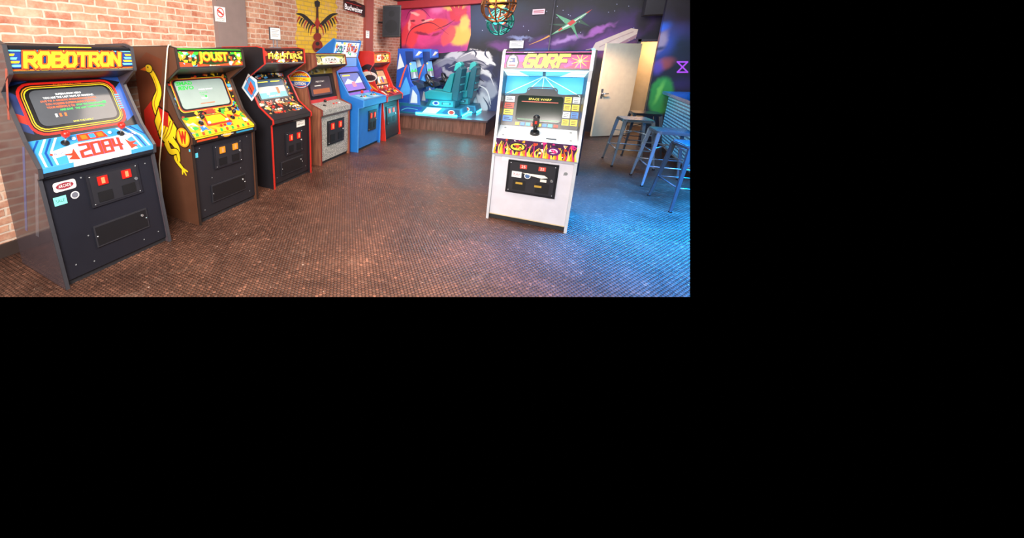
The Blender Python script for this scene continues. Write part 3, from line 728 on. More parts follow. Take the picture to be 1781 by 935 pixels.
# ---- 3: black machine with red edges
def mar3(P):
    y, r, o = E('#fce048', .8), E('#d03018', .6), E('#f09028', .7)
    P.rect(0, 0, 1, 1, E('#4a180c', .3)); P.shards([y, r, o, E('#f4ecc8', .8), E('#6a2010', .3), E('#201410', .1)], 60, 21, .02, .05, .98, .95, .02, .07)
    P.text('FIGHTERS', .08, .3, .92, .72, E('#280a04', .1), .06); P.text('FIGHTERS', .09, .33, .91, .7, y, .02)
def bez3(P):
    P.shards([M('#4a9ad8', .4), M('#d8482e', .4), M('#f0d058', .4), M('#e4e4e4', .4), M('#8a4a26', .4)], 34, 31, .03, .8, .97, .98, .02, .06); P.shards([M('#4a9ad8', .4), M('#d8482e', .4), M('#f0e0a8', .4), M('#2c282c', .4)], 30, 33, .0, .06, .12, .8, .015, .04); P.shards([M('#4a9ad8', .4), M('#d8b82e', .4), M('#d84a38', .4), M('#2c282c', .4)], 30, 34, .88, .06, 1, .8, .015, .04)
    P.shards([M('#d0a878', .4), M('#d8482e', .4), M('#f0e0a8', .4), M('#f4f0e4', .4), M('#40282c', .4)], 40, 35, .02, .0, .98, .15, .02, .05); P.rrect(.12, .16, .88, .81, .03, M('#121214', .3))
def scr3(P):
    P.rect(0, .0, 1, .3, E('#68b0c8', .5)); P.rect(0, .3, 1, .62, E('#c8ccc8', .4)); P.rect(.0, .62, 1, .96, E('#34506a', .5)); P.rect(.1, .85, .45, .9, E('#f0d848', 1)); P.rect(.55, .85, .9, .9, E('#f0d848', 1)); P.rect(.25, .2, .35, .55, E('#f4f4ec', .7)); P.rect(.65, .2, .75, .55, E('#b86840', .7)); P.text('INSERT COIN', .3, .06, .7, .14, E('#f0f0f0', .9))
def cp3(P):
    P.shards([M('#c89a60', .4), M('#f0e8d8', .4), M('#b84430', .4), M('#302f34', .4), M('#e4bc68', .4), M('#8a6a44', .4)], 60, 41, 0, .3, 1, 1, .03, .07); P.poly([(0, 0), (1, 0), (1, .3), (0, .36)], M('#24242a', .4))
pr3 = dict(a=(.0, .86), b=(-.03, .88), c=(-.03, .93), d=(.24, 1.08), e=(.45, 1.50), g=(.06, 1.63), h=(.07, 1.82), D=.78, T=1.84)
R3 = cabinet('arcade_cabinet', 'black arcade machine with red edge trim and yellow-red fighting marquee', (-3.14, 3.96, 0), PI / 2, .86, pr3,
    M('#1e1d22', .4), M('#c02a20', .4), M('#1e1d22', .4), M('#302c2e', .4), M('#1a1a1e', .35), E('#0a0a0c', .1), dict(mar=mar3, bez=bez3, cp=cp3, front=lambda P: (P.rect(.66, .86, .9, 1.0, M('#f0eee8', .5)), P.text('1 CREDIT', .69, .94, .87, .97, M('#333333', .5)), P.text('PER PLAY', .69, .89, .87, .92, M('#333333', .5)), bolts(P, [(.1, .1), (.9, .1)])),
    side=lambda P: (P.poly([(.40, .72), (.57, .82), (.75, .78), (.77, .70), (.61, .63)], M('#e4ecf0', .4)), P.poly([(.45, .72), (.58, .80), (.71, .765), (.73, .705), (.61, .65)], M('#4a96d0', .4)), P.poly([(.53, .71), (.61, .77), (.69, .72), (.61, .67)], M('#d84a34', .4)))))
screen(R3, .16, .2, .84, .78, E('#505c60', .35), scr3, .03)
joystick(R3, .18, .5, RED, r=.022); joystick(R3, .62, .5, M('#e8c81e', .4), r=.022)
for i in range(3):
    for k in range(2): button(R3, .30 + .07 * i, .4 + .22 * k, (RED, WHITE)[k], .012); button(R3, .74 + .07 * i, .4 + .22 * k, (BLU, WHITE)[k], .012)
coin_door(R3, .34, .42, .8, .82, lo=(.2, .1, .8, .34))

# ---- 4: wood sided machine with silver speckled front
def mar4(P):
    P.rect(0, 0, 1, 1, E('#e0d8b0', .4)); P.poly([(0, .7), (1, .7), (1, 1), (0, 1)], E('#d8c858', .4)); P.ell(.5, .5, .3, .36, E('#e8e4d8', .5)); P.text('STAR', .3, .42, .7, .66, E('#2a3a30', .1), .02); P.text('COMBAT', .28, .2, .72, .38, E('#8a2a20', .3), .01); P.shards([E('#585840', .2), E('#a8a060', .4)], 10, 3, .02, .1, .2, .9, .03, .06); P.shards([E('#585840', .2), E('#a8a060', .4)], 10, 4, .8, .1, .98, .9, .03, .06)
def bez4(P):
    P.rect(0, .84, 1, 1, M('#c8aa44', .4)); P.shards([M('#e4dcb4', .4), M('#5a4c38', .4)], 12, 2, .05, .85, .95, .99, .03, .06); P.rrect(.1, .14, .9, .8, .03, M('#121214', .3)); P.rect(0, 0, 1, .1, M('#b8383a', .4))
SPK = speckle_mat()
def side4(P):
    y, r = M('#f8d430', .4), M('#d42c22', .4); c = .775
    P.ell(.52, c, .28, .082, M('#20407a', .4), 28); P.ell(.52, c, .262, .076, M('#d0d4d8', .4), 28); P.ell(.52, c, .245, .07, M('#c83024', .4), 28); P.ell(.52, c - .012, .235, .05, M('#2a60b8', .4), 28)
    P.text('CHAMPION', .34, c + .026, .70, c + .054, y, .02); P.poly([(.27, c - .018), (.77, c - .018), (.79, c + .018), (.25, c + .018)], y); P.text('SPECIAL', .33, c - .012, .71, c + .012, r, .02)
    P.text('EDITION', .38, c - .052, .66, c - .025, M('#f8e8c0', .4), .03)
pr4 = dict(a=(.0, .80), b=(-.03, .82), c=(-.03, .90), d=(.24, .98), e=(.36, 1.52), g=(.06, 1.58), h=(.09, 1.75), D=.78, T=1.77, lipm=SPK)
R4 = cabinet('arcade_cabinet', 'wood-sided arcade machine with speckled silver front and pale yellow marquee', (-3.2, 5.22, 0), PI / 2, .94, pr4,
    wood_mat('#6e4032', '#9a6248'), M('#7a322a', .4), SPK, SPK, M('#1e1e24', .35), E('#c8c0a0', .2), dict(mar=mar4, bez=bez4, side=side4))
screen(R4, .15, .2, .85, .76, M('#504850', .15), lambda P: (P.rect(.1, .1, .9, .35, E('#9a5838', .4)), P.rect(.2, .5, .5, .55, E('#d4ccc4', .6)), P.text('PRESS START', .3, .7, .7, .78, E('#dcd4cc', .7))), .03)
joystick(R4, .3, .5, BLACK); button(R4, .6, .5, RED); button(R4, .7, .5, RED); button(R4, .8, .5, WHITE)
coin_door(R4, .22, .32, .82, .86, mat=BLACK)

# ---- 5: big blue machine
def mar5(P):
    P.rect(.02, .06, .98, .94, E('#d8e0e4', .5)); P.shards([E('#f0d048', .6), E('#4a90d8', .6), E('#d0d8e0', .5), E('#d05a38', .5), E('#4cb87c', .5)], 40, 6, .04, .1, .96, .9, .03, .07)
    P.text('GOLF', .1, .3, .42, .7, E('#2a3a80', .4), .03); P.text('BATTLE', .5, .3, .92, .7, E('#a02a20', .4), .03)
pr5 = dict(f=(.06, 0), a=(.05, .82), b=(-.05, .84), c=(-.05, .96), d=(.3, 1.02), e=(.60, 1.52), g=(.60, 1.70), h=(.52, 2.0), D=1.03, T=2.03, TB=1.72, tp=[(.56, 2.03)], s=[(.24, 1.03), (.48, 1.40)], lipm=M('#2a72c4', .4))
B5 = M('#2474cc', .35)
R5 = cabinet('arcade_cabinet', 'bright blue arcade machine with wedge-shaped lit top and wide control deck', (-3.03, 6.28, 0), PI / 2, .98, pr5,
    B5, M('#4a9ae8', .4), B5, M('#4aa8dc', .4), M('#34509c', .35), E('#d8dce0', .2), dict(mar=mar5,
    bez=lambda P: (P.rect(0, .82, 1, 1, E('#5a68c8', .4)), P.rrect(.08, .1, .92, .8, .04, M('#14141c', .3)), P.rect(0, 0, 1, .08, M('#8a68d0', .4))),
    spk=lambda P: P.rect(.02, .05, .98, .95, E('#6a9ad8', .4)), cp=lambda P: (P.rect(.0, .0, 1, .1, M('#2868a8', .4)), P.poly([(.2, .2), (.45, .2), (.4, .9), (.25, .9)], M('#9ad4f0', .4)), P.poly([(.6, .2), (.85, .2), (.8, .9), (.65, .9)], M('#9ad4f0', .4)))), topm=B5)
screen(R5, .12, .15, .88, .76, E('#6a78b8', .4), lambda P: (P.rect(0, 0, 1, .4, E('#7a68b8', .7)), P.poly([(0, .4), (.3, .7), (.6, .45), (1, .8), (1, .4)], E('#b8d0f0', .7)), P.rect(.1, .85, .5, .92, E('#f0d050', .8)), P.rect(.4, .2, .6, .5, E('#d07a90', .7))), .03)
joystick(R5, .3, .55, RED, .09, .03); joystick(R5, .72, .55, RED, .09, .03)
for k in range(4): button(R5, .38 + .04 * k, .5, (RED, YEL, GRN, BLU)[k]); button(R5, .8 + .04 * k, .5, (RED, YEL, GRN, BLU)[k])
coin_door(R5, .46, .35, .82, .86, mat=M('#1c1e24', .4))

# ---- 6: red machine
def mar6(P):
    P.rect(0, 0, 1, 1, E('#f0803a', .6)); P.ell(.3, .5, .14, .3, E('#f4ece0', .8)); P.poly([(.5, .2), (.95, .1), (.9, .9), (.6, .8)], E('#fcdc60', .7)); P.shards([E('#d0341c', .6), E('#fff4d8', .7), E('#501414', .1)], 16, 3, .1, .1, .95, .9, .03, .07); P.text('KICK', .45, .25, .92, .7, E('#7a1410', .3), .03)
pr6 = dict(a=(.08, .80), b=(-.02, .82), c=(-.02, .92), d=(.26, 1.06), e=(.46, 1.50), g=(.30, 1.58), h=(.31, 1.79), D=.9, T=1.82, lipm=M('#3a1c1c', .4))
R6 = cabinet('arcade_cabinet', 'red-sided arcade machine with black base and orange marquee beside the platform', (-3.03, 7.33, 0), PI / 2, .84, pr6,
    M('#d02c22', .4), M('#e44030', .4), M('#241a1e', .4), M('#7a241e', .4), M('#b82820', .4), E('#8a2a18', .2), dict(mar=mar6,
    bez=lambda P: (P.rrect(.08, .12, .92, .86, .03, M('#1c1010', .3)), P.shards([M('#f0a848', .4), M('#f0e8d8', .4), M('#601818', .4)], 20, 2, 0, 0, 1, .12, .03, .07)),
    cp=lambda P: P.shards([M('#f09434', .4), M('#381414', .4), M('#e4dccc', .4), M('#b82820', .4)], 30, 9, .05, .1, .95, .9, .03, .08),
    side=lambda P: (P.stroke([(.25, .76), (.5, .83), (.7, .75), (.75, .64)], .05, .03, M('#281414', .4), wm=.14), P.ell(.52, .72, .24, .06, M('#e4d4c4', .4)), P.ell(.58, .71, .14, .034, M('#3a2828', .4)), P.stroke([(.3, .67), (.55, .63), (.78, .57)], .03, .01, M('#f0a038', .4), wm=.06))))
screen(R6, .13, .18, .87, .80, E('#b88a68', .4), lambda P: (P.rect(0, 0, 1, .35, E('#d87a40', .7)), P.rect(0, .35, 1, .6, E('#e8bc90', .6)), P.rect(.1, .8, .45, .88, E('#f0e060', .8)), P.rect(.25, .1, .4, .55, E('#f4f0e4', .7)), P.rect(.6, .1, .75, .55, E('#6a4a88', .6))), .03)
joystick(R6, .25, .5, RED); joystick(R6, .7, .5, RED)
for k in range(3): button(R6, .38 + .06 * k, .5, YEL); button(R6, .8 + .05 * k, .5, YEL)
coin_door(R6, .2, .35, .8, .85)

# ---- 7: white space machine standing alone
WHT = M('#d2d0da', .45)
def mar7(P):
    m_, y = E('#b4085c', .45), E('#fccc10', .8)
    P.rect(0, 0, 1, 1, m_); P.poly([(0, 1), (.5, 1), (.28, .5), (0, .3)], E('#760c84', .35)); P.poly([(1, .0), (.62, .0), (.78, .4), (1, .6)], E('#c01448', .4))
    P.shards([E('#d82a7c', .42), E('#8a0a64', .35), E('#c81c60', .4)], 20, 5, .02, .05, .98, .95, .03, .07)
    for k in range(9): P.stroke([(.89, .5), (.89 + .10 * math.cos(k * .698), .5 + .42 * math.sin(k * .698))], .008, .001, y)
    P.circ(.89, .5, .014, E('#fce070', .7))
    P.poly([(.03, .1), (.17, .1), (.19, .4), (.155, .78), (.10, .88), (.05, .78), (.02, .4)], E('#1a0c20', .1)); P.poly([(.043, .14), (.157, .14), (.17, .4), (.14, .74), (.10, .82), (.06, .74), (.038, .4)], M('#a8a4b8', .4)); P.poly([(.06, .4), (.14, .4), (.128, .66), (.072, .66)], E('#24386c', .3)); P.rect(.055, .2, .145, .28, E('#a02828', .4)); P.circ(.085, .53, .010, E('#f0e080', .6))
    P.block('GORF', .25, .2, .73, .80, [(.040, E('#2a0414', .05)), (.028, y)], .5, .03)
    P.text('MIDWAY', .23, .92, .36, .98, E('#f0d8e4', .5))
def bez7(P):
    P.rect(0, 0, 1, 1, M('#14161e', .3)); y, w_, b, c = E('#e8cc34', .5), E('#e8eef0', .5), E('#3a78d8', .5), E('#4ac4e4', .6)
    P.poly([(.0, .99), (1, .99), (1, .66), (.72, .64), (.66, .76), (.34, .76), (.28, .64), (0, .60)], E('#38a0d8', .6))
    for k in range(7): P.stroke([(.5, 1.0), (.02 + .16 * k, .64 if k in (0, 6) else .76)], .007, .007, E('#b8f0ff', .75))
    P.stroke([(0, .62), (.28, .65), (.34, .77), (.66, .77), (.72, .65), (1, .67)], .012, .012, M('#181c28', .4))
    for i in range(2):
        for k in range(4):
            x, z = .80 + .1 * i, .08 + .14 * k
            P.rect(x, z, x + .085, z + .115, (y, w_, y, y, y, b, y, w_)[i * 4 + k])
            for q in range(3): P.rect(x + .01, z + .02 + .03 * q, x + .07, z + .032 + .03 * q, M('#3a3018', .5))
    for k in range(4):
        z = .08 + .13 * k; P.rect(.02, z, .15, z + .11, (b, y, E('#c83c28', .4), w_)[k]); P.rect(.035, z + .03, .13, z + .045, M('#20242c', .5)); P.rect(.035, z + .065, .11, z + .08, M('#20242c', .5))
    for k in range(8): P.rect(.2 + .072 * k, .02, .255 + .072 * k, .075, (y, b, c, E('#c83c28', .4))[k % 4])
def lip7(P):
    P.rect(0, 0, 1, 1, M('#3a1040', .4)); P.shards([M('#e8a01c', .4), M('#1c141c', .4), M('#d8247a', .4), M('#5a1458', .4), M('#d83a1c', .4), M('#2a1a28', .4), M('#f4e8dc', .4)], 90, 17, 0, 0, 1, 1, .015, .04)
    rd = random.Random(6)
    for k in range(44):
        x = .012 + .0225 * k; hgt = rd.uniform(.4, .98)
        P.stroke([(x, .0), (x + rd.uniform(-.02, .02), hgt * .5), (x + rd.uniform(-.03, .03), hgt)], .018, .002, (M('#f4d028', .4), M('#f08a18', .4), M('#d82a70', .4), M('#fce860', .4))[k % 4]); P.k -= .6
    P.ell(.3, .55, .1, .3, M('#281020', .4)); P.ell(.3, .55, .085, .22, M('#f4e040', .4)); P.shards([M('#281020', .4), M('#d8402a', .4)], 8, 3, .24, .4, .36, .7, .015, .03); P.ell(.72, .5, .08, .26, M('#5a1460', .4)); P.ell(.72, .5, .05, .16, M('#f0d8e8', .4)); P.shards([M('#d8207a', .4), M('#281020', .4)], 8, 5, .68, .38, .76, .62, .015, .03)
def cp7(P):
    P.rect(.02, .06, .98, .96, M('#f6f8fa', .3)); P.rect(.02, .06, .98, .12, M('#b8c0c8', .4)); P.rect(.3, .55, .42, .8, M('#d0dce4', .4)); P.rect(.62, .2, .74, .3, M('#505860', .4)); P.circ(.1, .25, .012, GRY); P.circ(.9, .25, .012, GRY); P.circ(.1, .8, .012, GRY); P.circ(.9, .8, .012, GRY)
def front7(P):
    bolts(P, [(.2, .82), (.9, .8)]); P.rect(.1, .91, .2, .97, M('#fcfafc', .5)); P.circ(.92, .82, .017, GRY); P.rect(0, 0, 1, .015, M('#d4c098', .6))
pr7 = dict(a=(.0, .73), b=(-.02, .75), c=(-.02, .91), d=(.27, 1.0), e=(.44, 1.52), g=(-.01, 1.60), h=(.02, 1.77), D=.78, T=1.79, s=[(.0, 1.0), (.0, 1.2), (.02, 1.5)], lipm=M('#7a1058', .4))
R7 = cabinet('arcade_cabinet', 'white arcade machine with pink GORF marquee standing alone mid-floor', (-.152, 4.03, 0), math.radians(1.5), .765, pr7,
    M('#2c3140', .4), M('#c4c8d0', .4), WHT, M('#e4eaf0', .35), M('#14161e', .3), E('#8a1048', .2), dict(mar=mar7, bez=bez7, lip=lip7, cp=cp7, front=front7,
    spk=lambda P: (P.rect(.0, .0, 1, 1, E('#68c4f0', 1.2)), P.poly([(0, 0), (.3, 0), (.15, 1), (0, 1)], E('#c8f2ff', 1.5)), P.poly([(1, 0), (.7, 0), (.85, 1), (1, 1)], E('#c8f2ff', 1.5)), P.rect(0, .8, 1, .98, E('#e8fbff', 1.6)), P.rect(.48, 0, .52, .8, M('#181c20', .4)), P.stroke([(.0, .5), (.5, .1), (1, .5)], .01, .01, M('#181c20', .4)))))
screen(R7, .19, .11, .785, .61, M('#1c2822', .12), lambda P: (P.text('SPACE WARP', .25, .82, .75, .9, E('#d8c848', .9)), P.rect(.1, .74, .9, .77, E('#b8442e', .6)), P.rect(.05, .05, .95, .07, E('#4a8a60', .6))), .03)
o, P = R7['cp']; b = P.top(.48, .5, 0)
m = MB(); m.cyl(b, b + V((0, -.01, .03)), .045, .04, BLACK); m.cyl(b + V((0, -.01, .03)), b + V((0, -.02, .1)), .018, .02, BLACK); m.box(b.x - .028, b.x + .028, b.y - .05, b.y + .015, b.z + .09, b.z + .17, BLACK); m.ball((b.x, b.y - .015, b.z + .17), .03, BLACK); m.box(b.x - .01, b.x + .01, b.y - .062, b.y - .05, b.z + .11, b.z + .14, RED)
m.build('joystick', o)
cdo = coin_door(R7, .19, .42, .83, .94, mat=M('#15161c', .35), btn=False)
o, P = R7['front']; m = MB(); q = Pan(m, P.pt(.19, .42, .027), P.ux, P.uy, .64 * P.W, .52 * P.H)
for x in (.25, .62): q.rect(x, .78, x + .14, .9, M('#d8483c', .4)); q.text('25', x + .03, .8, x + .11, .88, WHITE)
q.rect(.1, .5, .3, .68, M('#e4e8ec', .4)); q.text('PLAY', .13, .55, .27, .63, M('#a02020', .4)); q.circ(.42, .58, .03, M('#d4d8dc', .4)); q.circ(.42, .58, .022, M('#4a6a98', .4))
q.poly([(.3, .66), (.75, .66), (.82, .6), (.7, .56), (.5, .6)], M('#f0ece0', .4)); q.rect(.2, .3, .34, .36, M('#b8943a', .4)); q.rect(.58, .28, .72, .34, M('#b8943a', .4)); q.rect(.68, .46, .8, .54, M('#f0e8d8', .4))
m.build('decal', cdo)

# ---- 8: dark machine behind the white one, turned away
pr8 = dict(a=(.0, .85), b=(-.03, .88), c=(-.03, .93), d=(.24, 1.06), e=(.42, 1.50), g=(.08, 1.60), h=(.09, 1.78), D=.78, T=1.80)
R8 = cabinet('arcade_cabinet', 'dark arcade machine mostly hidden behind the white one, facing away', (-.03, 7.02, 0), PI, .82, pr8,
    M('#201f28', .4), M('#4a4a54', .4), BLACK, M('#30303a', .4), M('#121216', .4), E('#40508a', .4), dict(mar=lambda P: P.rect(.03, .1, .97, .9, E('#5a70b8', .5))))
screen(R8, .15, .18, .85, .82, M('#303840', .15)); joystick(R8, .3, .5, RED); joystick(R8, .7, .5, RED); coin_door(R8, .3, .4, .7, .8)

# ------------------------------------------------------------------ racing machines
TEAL, TEA2, RW = M('#2eaaa8', .4), M('#187e86', .4), M('#ccd8dc', .4)
SHL = M('#115868', .4)
def racer(label, loc, body):
    root = thing('racing_cabinet', label, 'arcade machine', loc, PI / 2, 'sit-down racing machines on the platform')
    m = MB(); m.prism([(-.16, 0), (-.2, .05), (-.16, .2), (.2, .2), (.75, .2), (.95, .26), (1.42, .26), (1.45, 0)], -.32, .32, M('#1c6a88', .4))
    P = Pan(m, (-.32, 1.45, 0), (0, -1, 0), (0, 0, 1), 1.64, .22); P.poly([(.42, .15), (.62, .12), (.72, .85), (.5, .85)], RW); P.poly([(.05, .2), (.38, .2), (.44, .8), (.1, .85)], M('#2450a0', .4)); P.poly([(.70, .15), (.98, .15), (.97, .75), (.78, .82)], M('#164a68', .4)); P.ell(.86, .45, .05, .28, RW); P.ell(.86, .45, .035, .2, M('#c03a30', .4)); P.stroke([(.1, .3), (.2, .6), (.36, .5)], .02, .01, CYN)
    base = m.build('base', root, .01)
    for bb in ((-.345, -.325, -.1, .9, .01, .05), (.325, .345, -.1, .9, .01, .05), (-.28, .28, -.215, -.2, .015, .055)):
        m = MB(); m.box(*bb, E('#40e4fc', 8)); m.build('light_strip', base)
    m = MB(); m.prism([(.0, .19), (-.02, .38), (.62, .38), (.70, .19)], -.22, .22, SHL)
    P = Pan(m, (-.22, .70, .19), (0, -1, 0), (0, 0, 1), .7, .19); P.poly([(.12, .15), (.95, .15), (.95, .85), (.2, .85)], M('#2494a0', .4)); P.ell(.36, .5, .12, .28, RW); P.ell(.36, .5, .07, .17, M('#2a3a90', .4)); P.rect(.56, .35, .86, .65, M('#0e2c3c', .4)); P.rect(.6, .42, .82, .58, CYN)
    m.build('seat_pedestal', root)
    m = MB(); m.prism([(.10, .38), (.10, .49), (.62, .54), (.70, .50), (.68, .39)], -.21, .21, TEAL)
    for s in (-1, 1): m.prism([(.06, .38), (.06, .56), (.60, .60), (.73, .53), (.70, .38)], s * .25 - .04, s * .25 + .04, TEA2)
    m.build('seat_cushion', root, .02)
    m = MB(); m.prism([(.12, .40), (.02, 1.08), (-.06, 1.16), (-.12, 1.10), (-.06, .36)], -.26, .26, SHL)
    for z in (.55, .72, .89): m.box(-.2, .2, -.115, -.085, z, z + .04, M('#2a8c98', .4))
    bk = m.build('seat_back', root, .02)
    for s in (-1, 1):
        m = MB(); m.prism([(.30, .60), (.20, .84), (.14, .98), (.04, 1.02), (.10, .56)], s * .25 - .045, s * .25 + .045, TEA2); m.build('side_bolster', bk, .02)
    m = MB(); m.prism([(.24, .54), (.15, .84), (.09, 1.0), (.04, 1.0), (.12, .50)], -.20, .20, TEAL); m.build('back_cushion', bk, .02)
    m = MB(); m.prism([(.10, 1.04), (.07, 1.22), (-.02, 1.26), (-.08, 1.20), (-.04, 1.06)], -.15, .15, TEAL); m.build('headrest', bk, .02)
    for s in (-1, 1):
        m = MB(); m.prism([(.80, .22), (.84, .50), (.94, .70), (1.06, .64), (1.1, .24)], s * .31 - .015, s * .31 + .015, M('#3a6cb8', .4))
        P = Pan(m, (s * .31 - .015, 1.1, .22), (0, -1, 0), (0, 0, 1), .3, .48); P.poly([(.15, .1), (.75, .1), (.7, .5), (.3, .8)], RW)
        m.build('side_fairing', root)
    m = MB(); m.prism([(.98, .24), (.92, .62), (1.04, .74), (1.08, .80), (1.18, 1.28), (1.0, 1.34), (1.02, 1.56), (1.44, 1.56), (1.47, .24)], -.31, .31, body)
    P = Pan(m, (-.31, 1.47, .24), (0, -1, 0), (0, 0, 1), .55, 1.32); P.poly([(.1, .1), (.8, .2), (.5, .5)], M('#48a0e4', .4)); P.poly([(.06, .62), (.4, .68), (.16, .92)], RW); P.stroke([(.2, .3), (.4, .6), (.7, .9)], .05, .02, M('#e05a38', .4)); P.poly([(.5, .7), (.8, .8), (.75, .95), (.4, .95)], M('#16306c', .4))
    hs = m.build('monitor_housing', root, .01)
    m = MB(); m.prism([(.90, .60), (.74, .66), (.76, .72), (1.05, .80), (1.08, .70)], -.27, .27, M('#1c2a3c', .4)); m.build('dashboard', root, .008)
    m = MB(); P = Pan(m, (-.27, 1.075, .82), (1, 0, 0), (0, .1, .46), .54, .46); P.k = 12; P.rrect(0, 0, 1, 1, .03, BLACK); P.rrect(.04, .05, .96, .95, .03, E('#6aa4e0', 1)); P.rect(.04, .08, .96, .4, E('#787f8a', .8)); P.poly([(.3, .08), (.7, .08), (.54, .42), (.46, .42)], E('#b0b6bc', 1)); P.poly([(.04, .4), (.3, .58), (.5, .46), (.8, .62), (.96, .4)], E('#3ab85a', .9)); P.rect(.1, .8, .3, .88, E('#f8dc48', 1)); m.build('screen', hs)
    m = MB(); P = Pan(m, (-.29, 1.0, 1.35), (1, 0, 0), (0, .02, .2), .58, .19); P.k = 10; P.rect(0, 0, 1, 1, E('#2a60c8', .6)); P.poly([(.05, .2), (.4, .3), (.95, .7), (.5, .8)], E('#d8e4f4', .6)); P.poly([(.3, .2), (.6, .4), (.5, .6)], E('#e8c040', .6)); m.build('marquee', hs)
    m = MB(); c = V((0, .70, .80)); ax = V((0, -.75, .45)).normalized(); a = V((1, 0, 0)); b_ = ax.cross(a)
    m.tube([c + (a * math.cos(2 * PI * i / 24) + b_ * math.sin(2 * PI * i / 24)) * .17 for i in range(24)], .024, BLACK, 8, True)
    for k in range(3): t = PI / 2 + k * 2 * PI / 3; m.cyl(c, c + (a * math.cos(t) + b_ * math.sin(t)) * .16, .016, .014, GRY, 8)
    m.cyl(c - ax * .16, c + ax * .012, .035, .045, BLACK); m.build('steering_wheel', root)
racer('nearer blue sit-down racing machine with teal bucket seat on platform', (-2.1, 8.98, .34), M('#1f50b0', .35))
racer('farther blue sit-down racing machine in the back corner by the mural', (-1.92, 9.73, .34), M('#2464bc', .35))

# ------------------------------------------------------------------ wall pieces
XW = -4.1
WORN, nt, b = newmat('worn_yellow_paint')
tc = N(nt, 'ShaderNodeTexCoord')
f_ = ramp(nt, noise(nt, tc.outputs['Object'], 6, 8, .5, .75), [(.54, 0.0), (.66, .9)])
sp_ = N(nt, 'ShaderNodeSeparateXYZ'); cb_ = N(nt, 'ShaderNodeCombineXYZ'); nt.links.new(tc.outputs['Object'], sp_.inputs[0]); nt.links.new(sp_.outputs[1], cb_.inputs[0]); nt.links.new(sp_.outputs[2], cb_.inputs[1])
bk_ = N(nt, 'ShaderNodeTexBrick'); nt.links.new(cb_.outputs[0], bk_.inputs['Vector']); bk_.inputs['Scale'].default_value = 1; bk_.inputs['Mortar Size'].default_value = .0095; bk_.inputs['Brick Width'].default_value = .225; bk_.inputs['Row Height'].default_value = .074
bk_.inputs['Color1'].default_value = lin('#f0c638'); bk_.inputs['Color2'].default_value = lin('#e0b430'); bk_.inputs['Mortar'].default_value = lin('#c8a248')
nt.links.new(mix(nt, f_, bk_.outputs['Color'], '#d4a884'), b.inputs['Base Color']); b.inputs['Roughness'].default_value = .85
mb = MB(); p = PxPan(mb, lambda u, v: on_x(u, v, XW), (1, 0, 0), .0012)
rd = random.Random(12); ol = []
for x, y in ((514, -14), (583, -14), (586, 22), (584, 40), (587, 60), (580, 96), (556, 110), (517, 100), (514, 62), (516, 30)): ol.append((x, y))
jag = []
for i, a in enumerate(ol):
    b2 = ol[(i + 1) % len(ol)]
    for k in range(8): jag.append((a[0] + (b2[0] - a[0]) * k / 8 + rd.uniform(-2.6, 2.6), a[1] + (b2[1] - a[1]) * k / 8 + rd.uniform(-1, 1)))
p.poly(jag, WORN)
K_, R_ = M('#241f22', .7), M('#a82c22', .7)
for s in (-1, 1):
    p.stroke([(551 + s * 4, 46), (551 + s * 14, 36), (551 + s * 26, 26), (551 + s * 36, 24)], .07, .02, K_, wm=.09)
    for k in range(7):
        t = k / 6; x0, y0 = 6 + 24 * t, 43 - 14 * t
        p.stroke([(551 + s * x0, y0), (551 + s * (x0 + 4), y0 + 9 - 2 * t), (551 + s * (x0 + 5), y0 + 18 - 8 * t)], .045, .008, K_ if k % 3 else R_)
p.poly([(549.3, 8), (552.8, 8), (553.5, 62), (548.5, 62)], M('#4a241c', .7)); p.poly([(547, 12), (546, 3), (551, 0), (556, 4), (555, 12)], K_)
p.poly([(551, 30), (556, 40), (551, 52), (546, 40)], R_); p.ell(551, 64, 7, 7, M('#8a2c20', .7)); p.ell(551, 80, 9, 11, M('#8a2c20', .7)); p.ell(551, 76, 3.5, 3.5, K_); p.poly([(547, 84), (555, 84), (555, 87), (547, 87)], K_)
tag(mb.build('wall_painting'), 'yellow painted patch on brick with a winged guitar', 'wall painting')
# bow-tie beer sign
t = thing('beer_sign', 'dark bow-tie beer sign reading Budweiser on the brick wall', 'sign', on_x(614, 10, XW))
mb = MB(); pts = [(597, -2), (607, 1), (614, 2), (622, 6), (632, 10), (632, 30), (622, 24), (614, 22), (607, 20), (598, 16)]
vs = [on_x(u, v, XW + .01) - t.location for u, v in pts]; vs2 = [v + V((.04, 0, 0)) for v in vs]; n = len(pts)
mb.add(vs + vs2, [tuple(range(n)), tuple(range(2 * n - 1, n - 1, -1))] + [(i, (i + 1) % n, n + (i + 1) % n, n + i) for i in range(n)], M('#3a2224', .4)); mb.build('backboard', t)
mb = MB(); oL = on_x(599, 17, XW + .055) - t.location; oR = on_x(631, 25, XW + .055) - t.location
p = Pan(mb, oL, oR - oL, (0, 0, 1), (oR - oL).length, .16); p.text('Budweiser', 0.02, .1, .98, .8, E('#f0e8e8', .6), .01); p.rect(.1, -.1, .9, -.05, E('#c03030', .5)); p.rect(.1, .95, .9, 1.0, E('#c03030', .5)); mb.build('lettering', t)

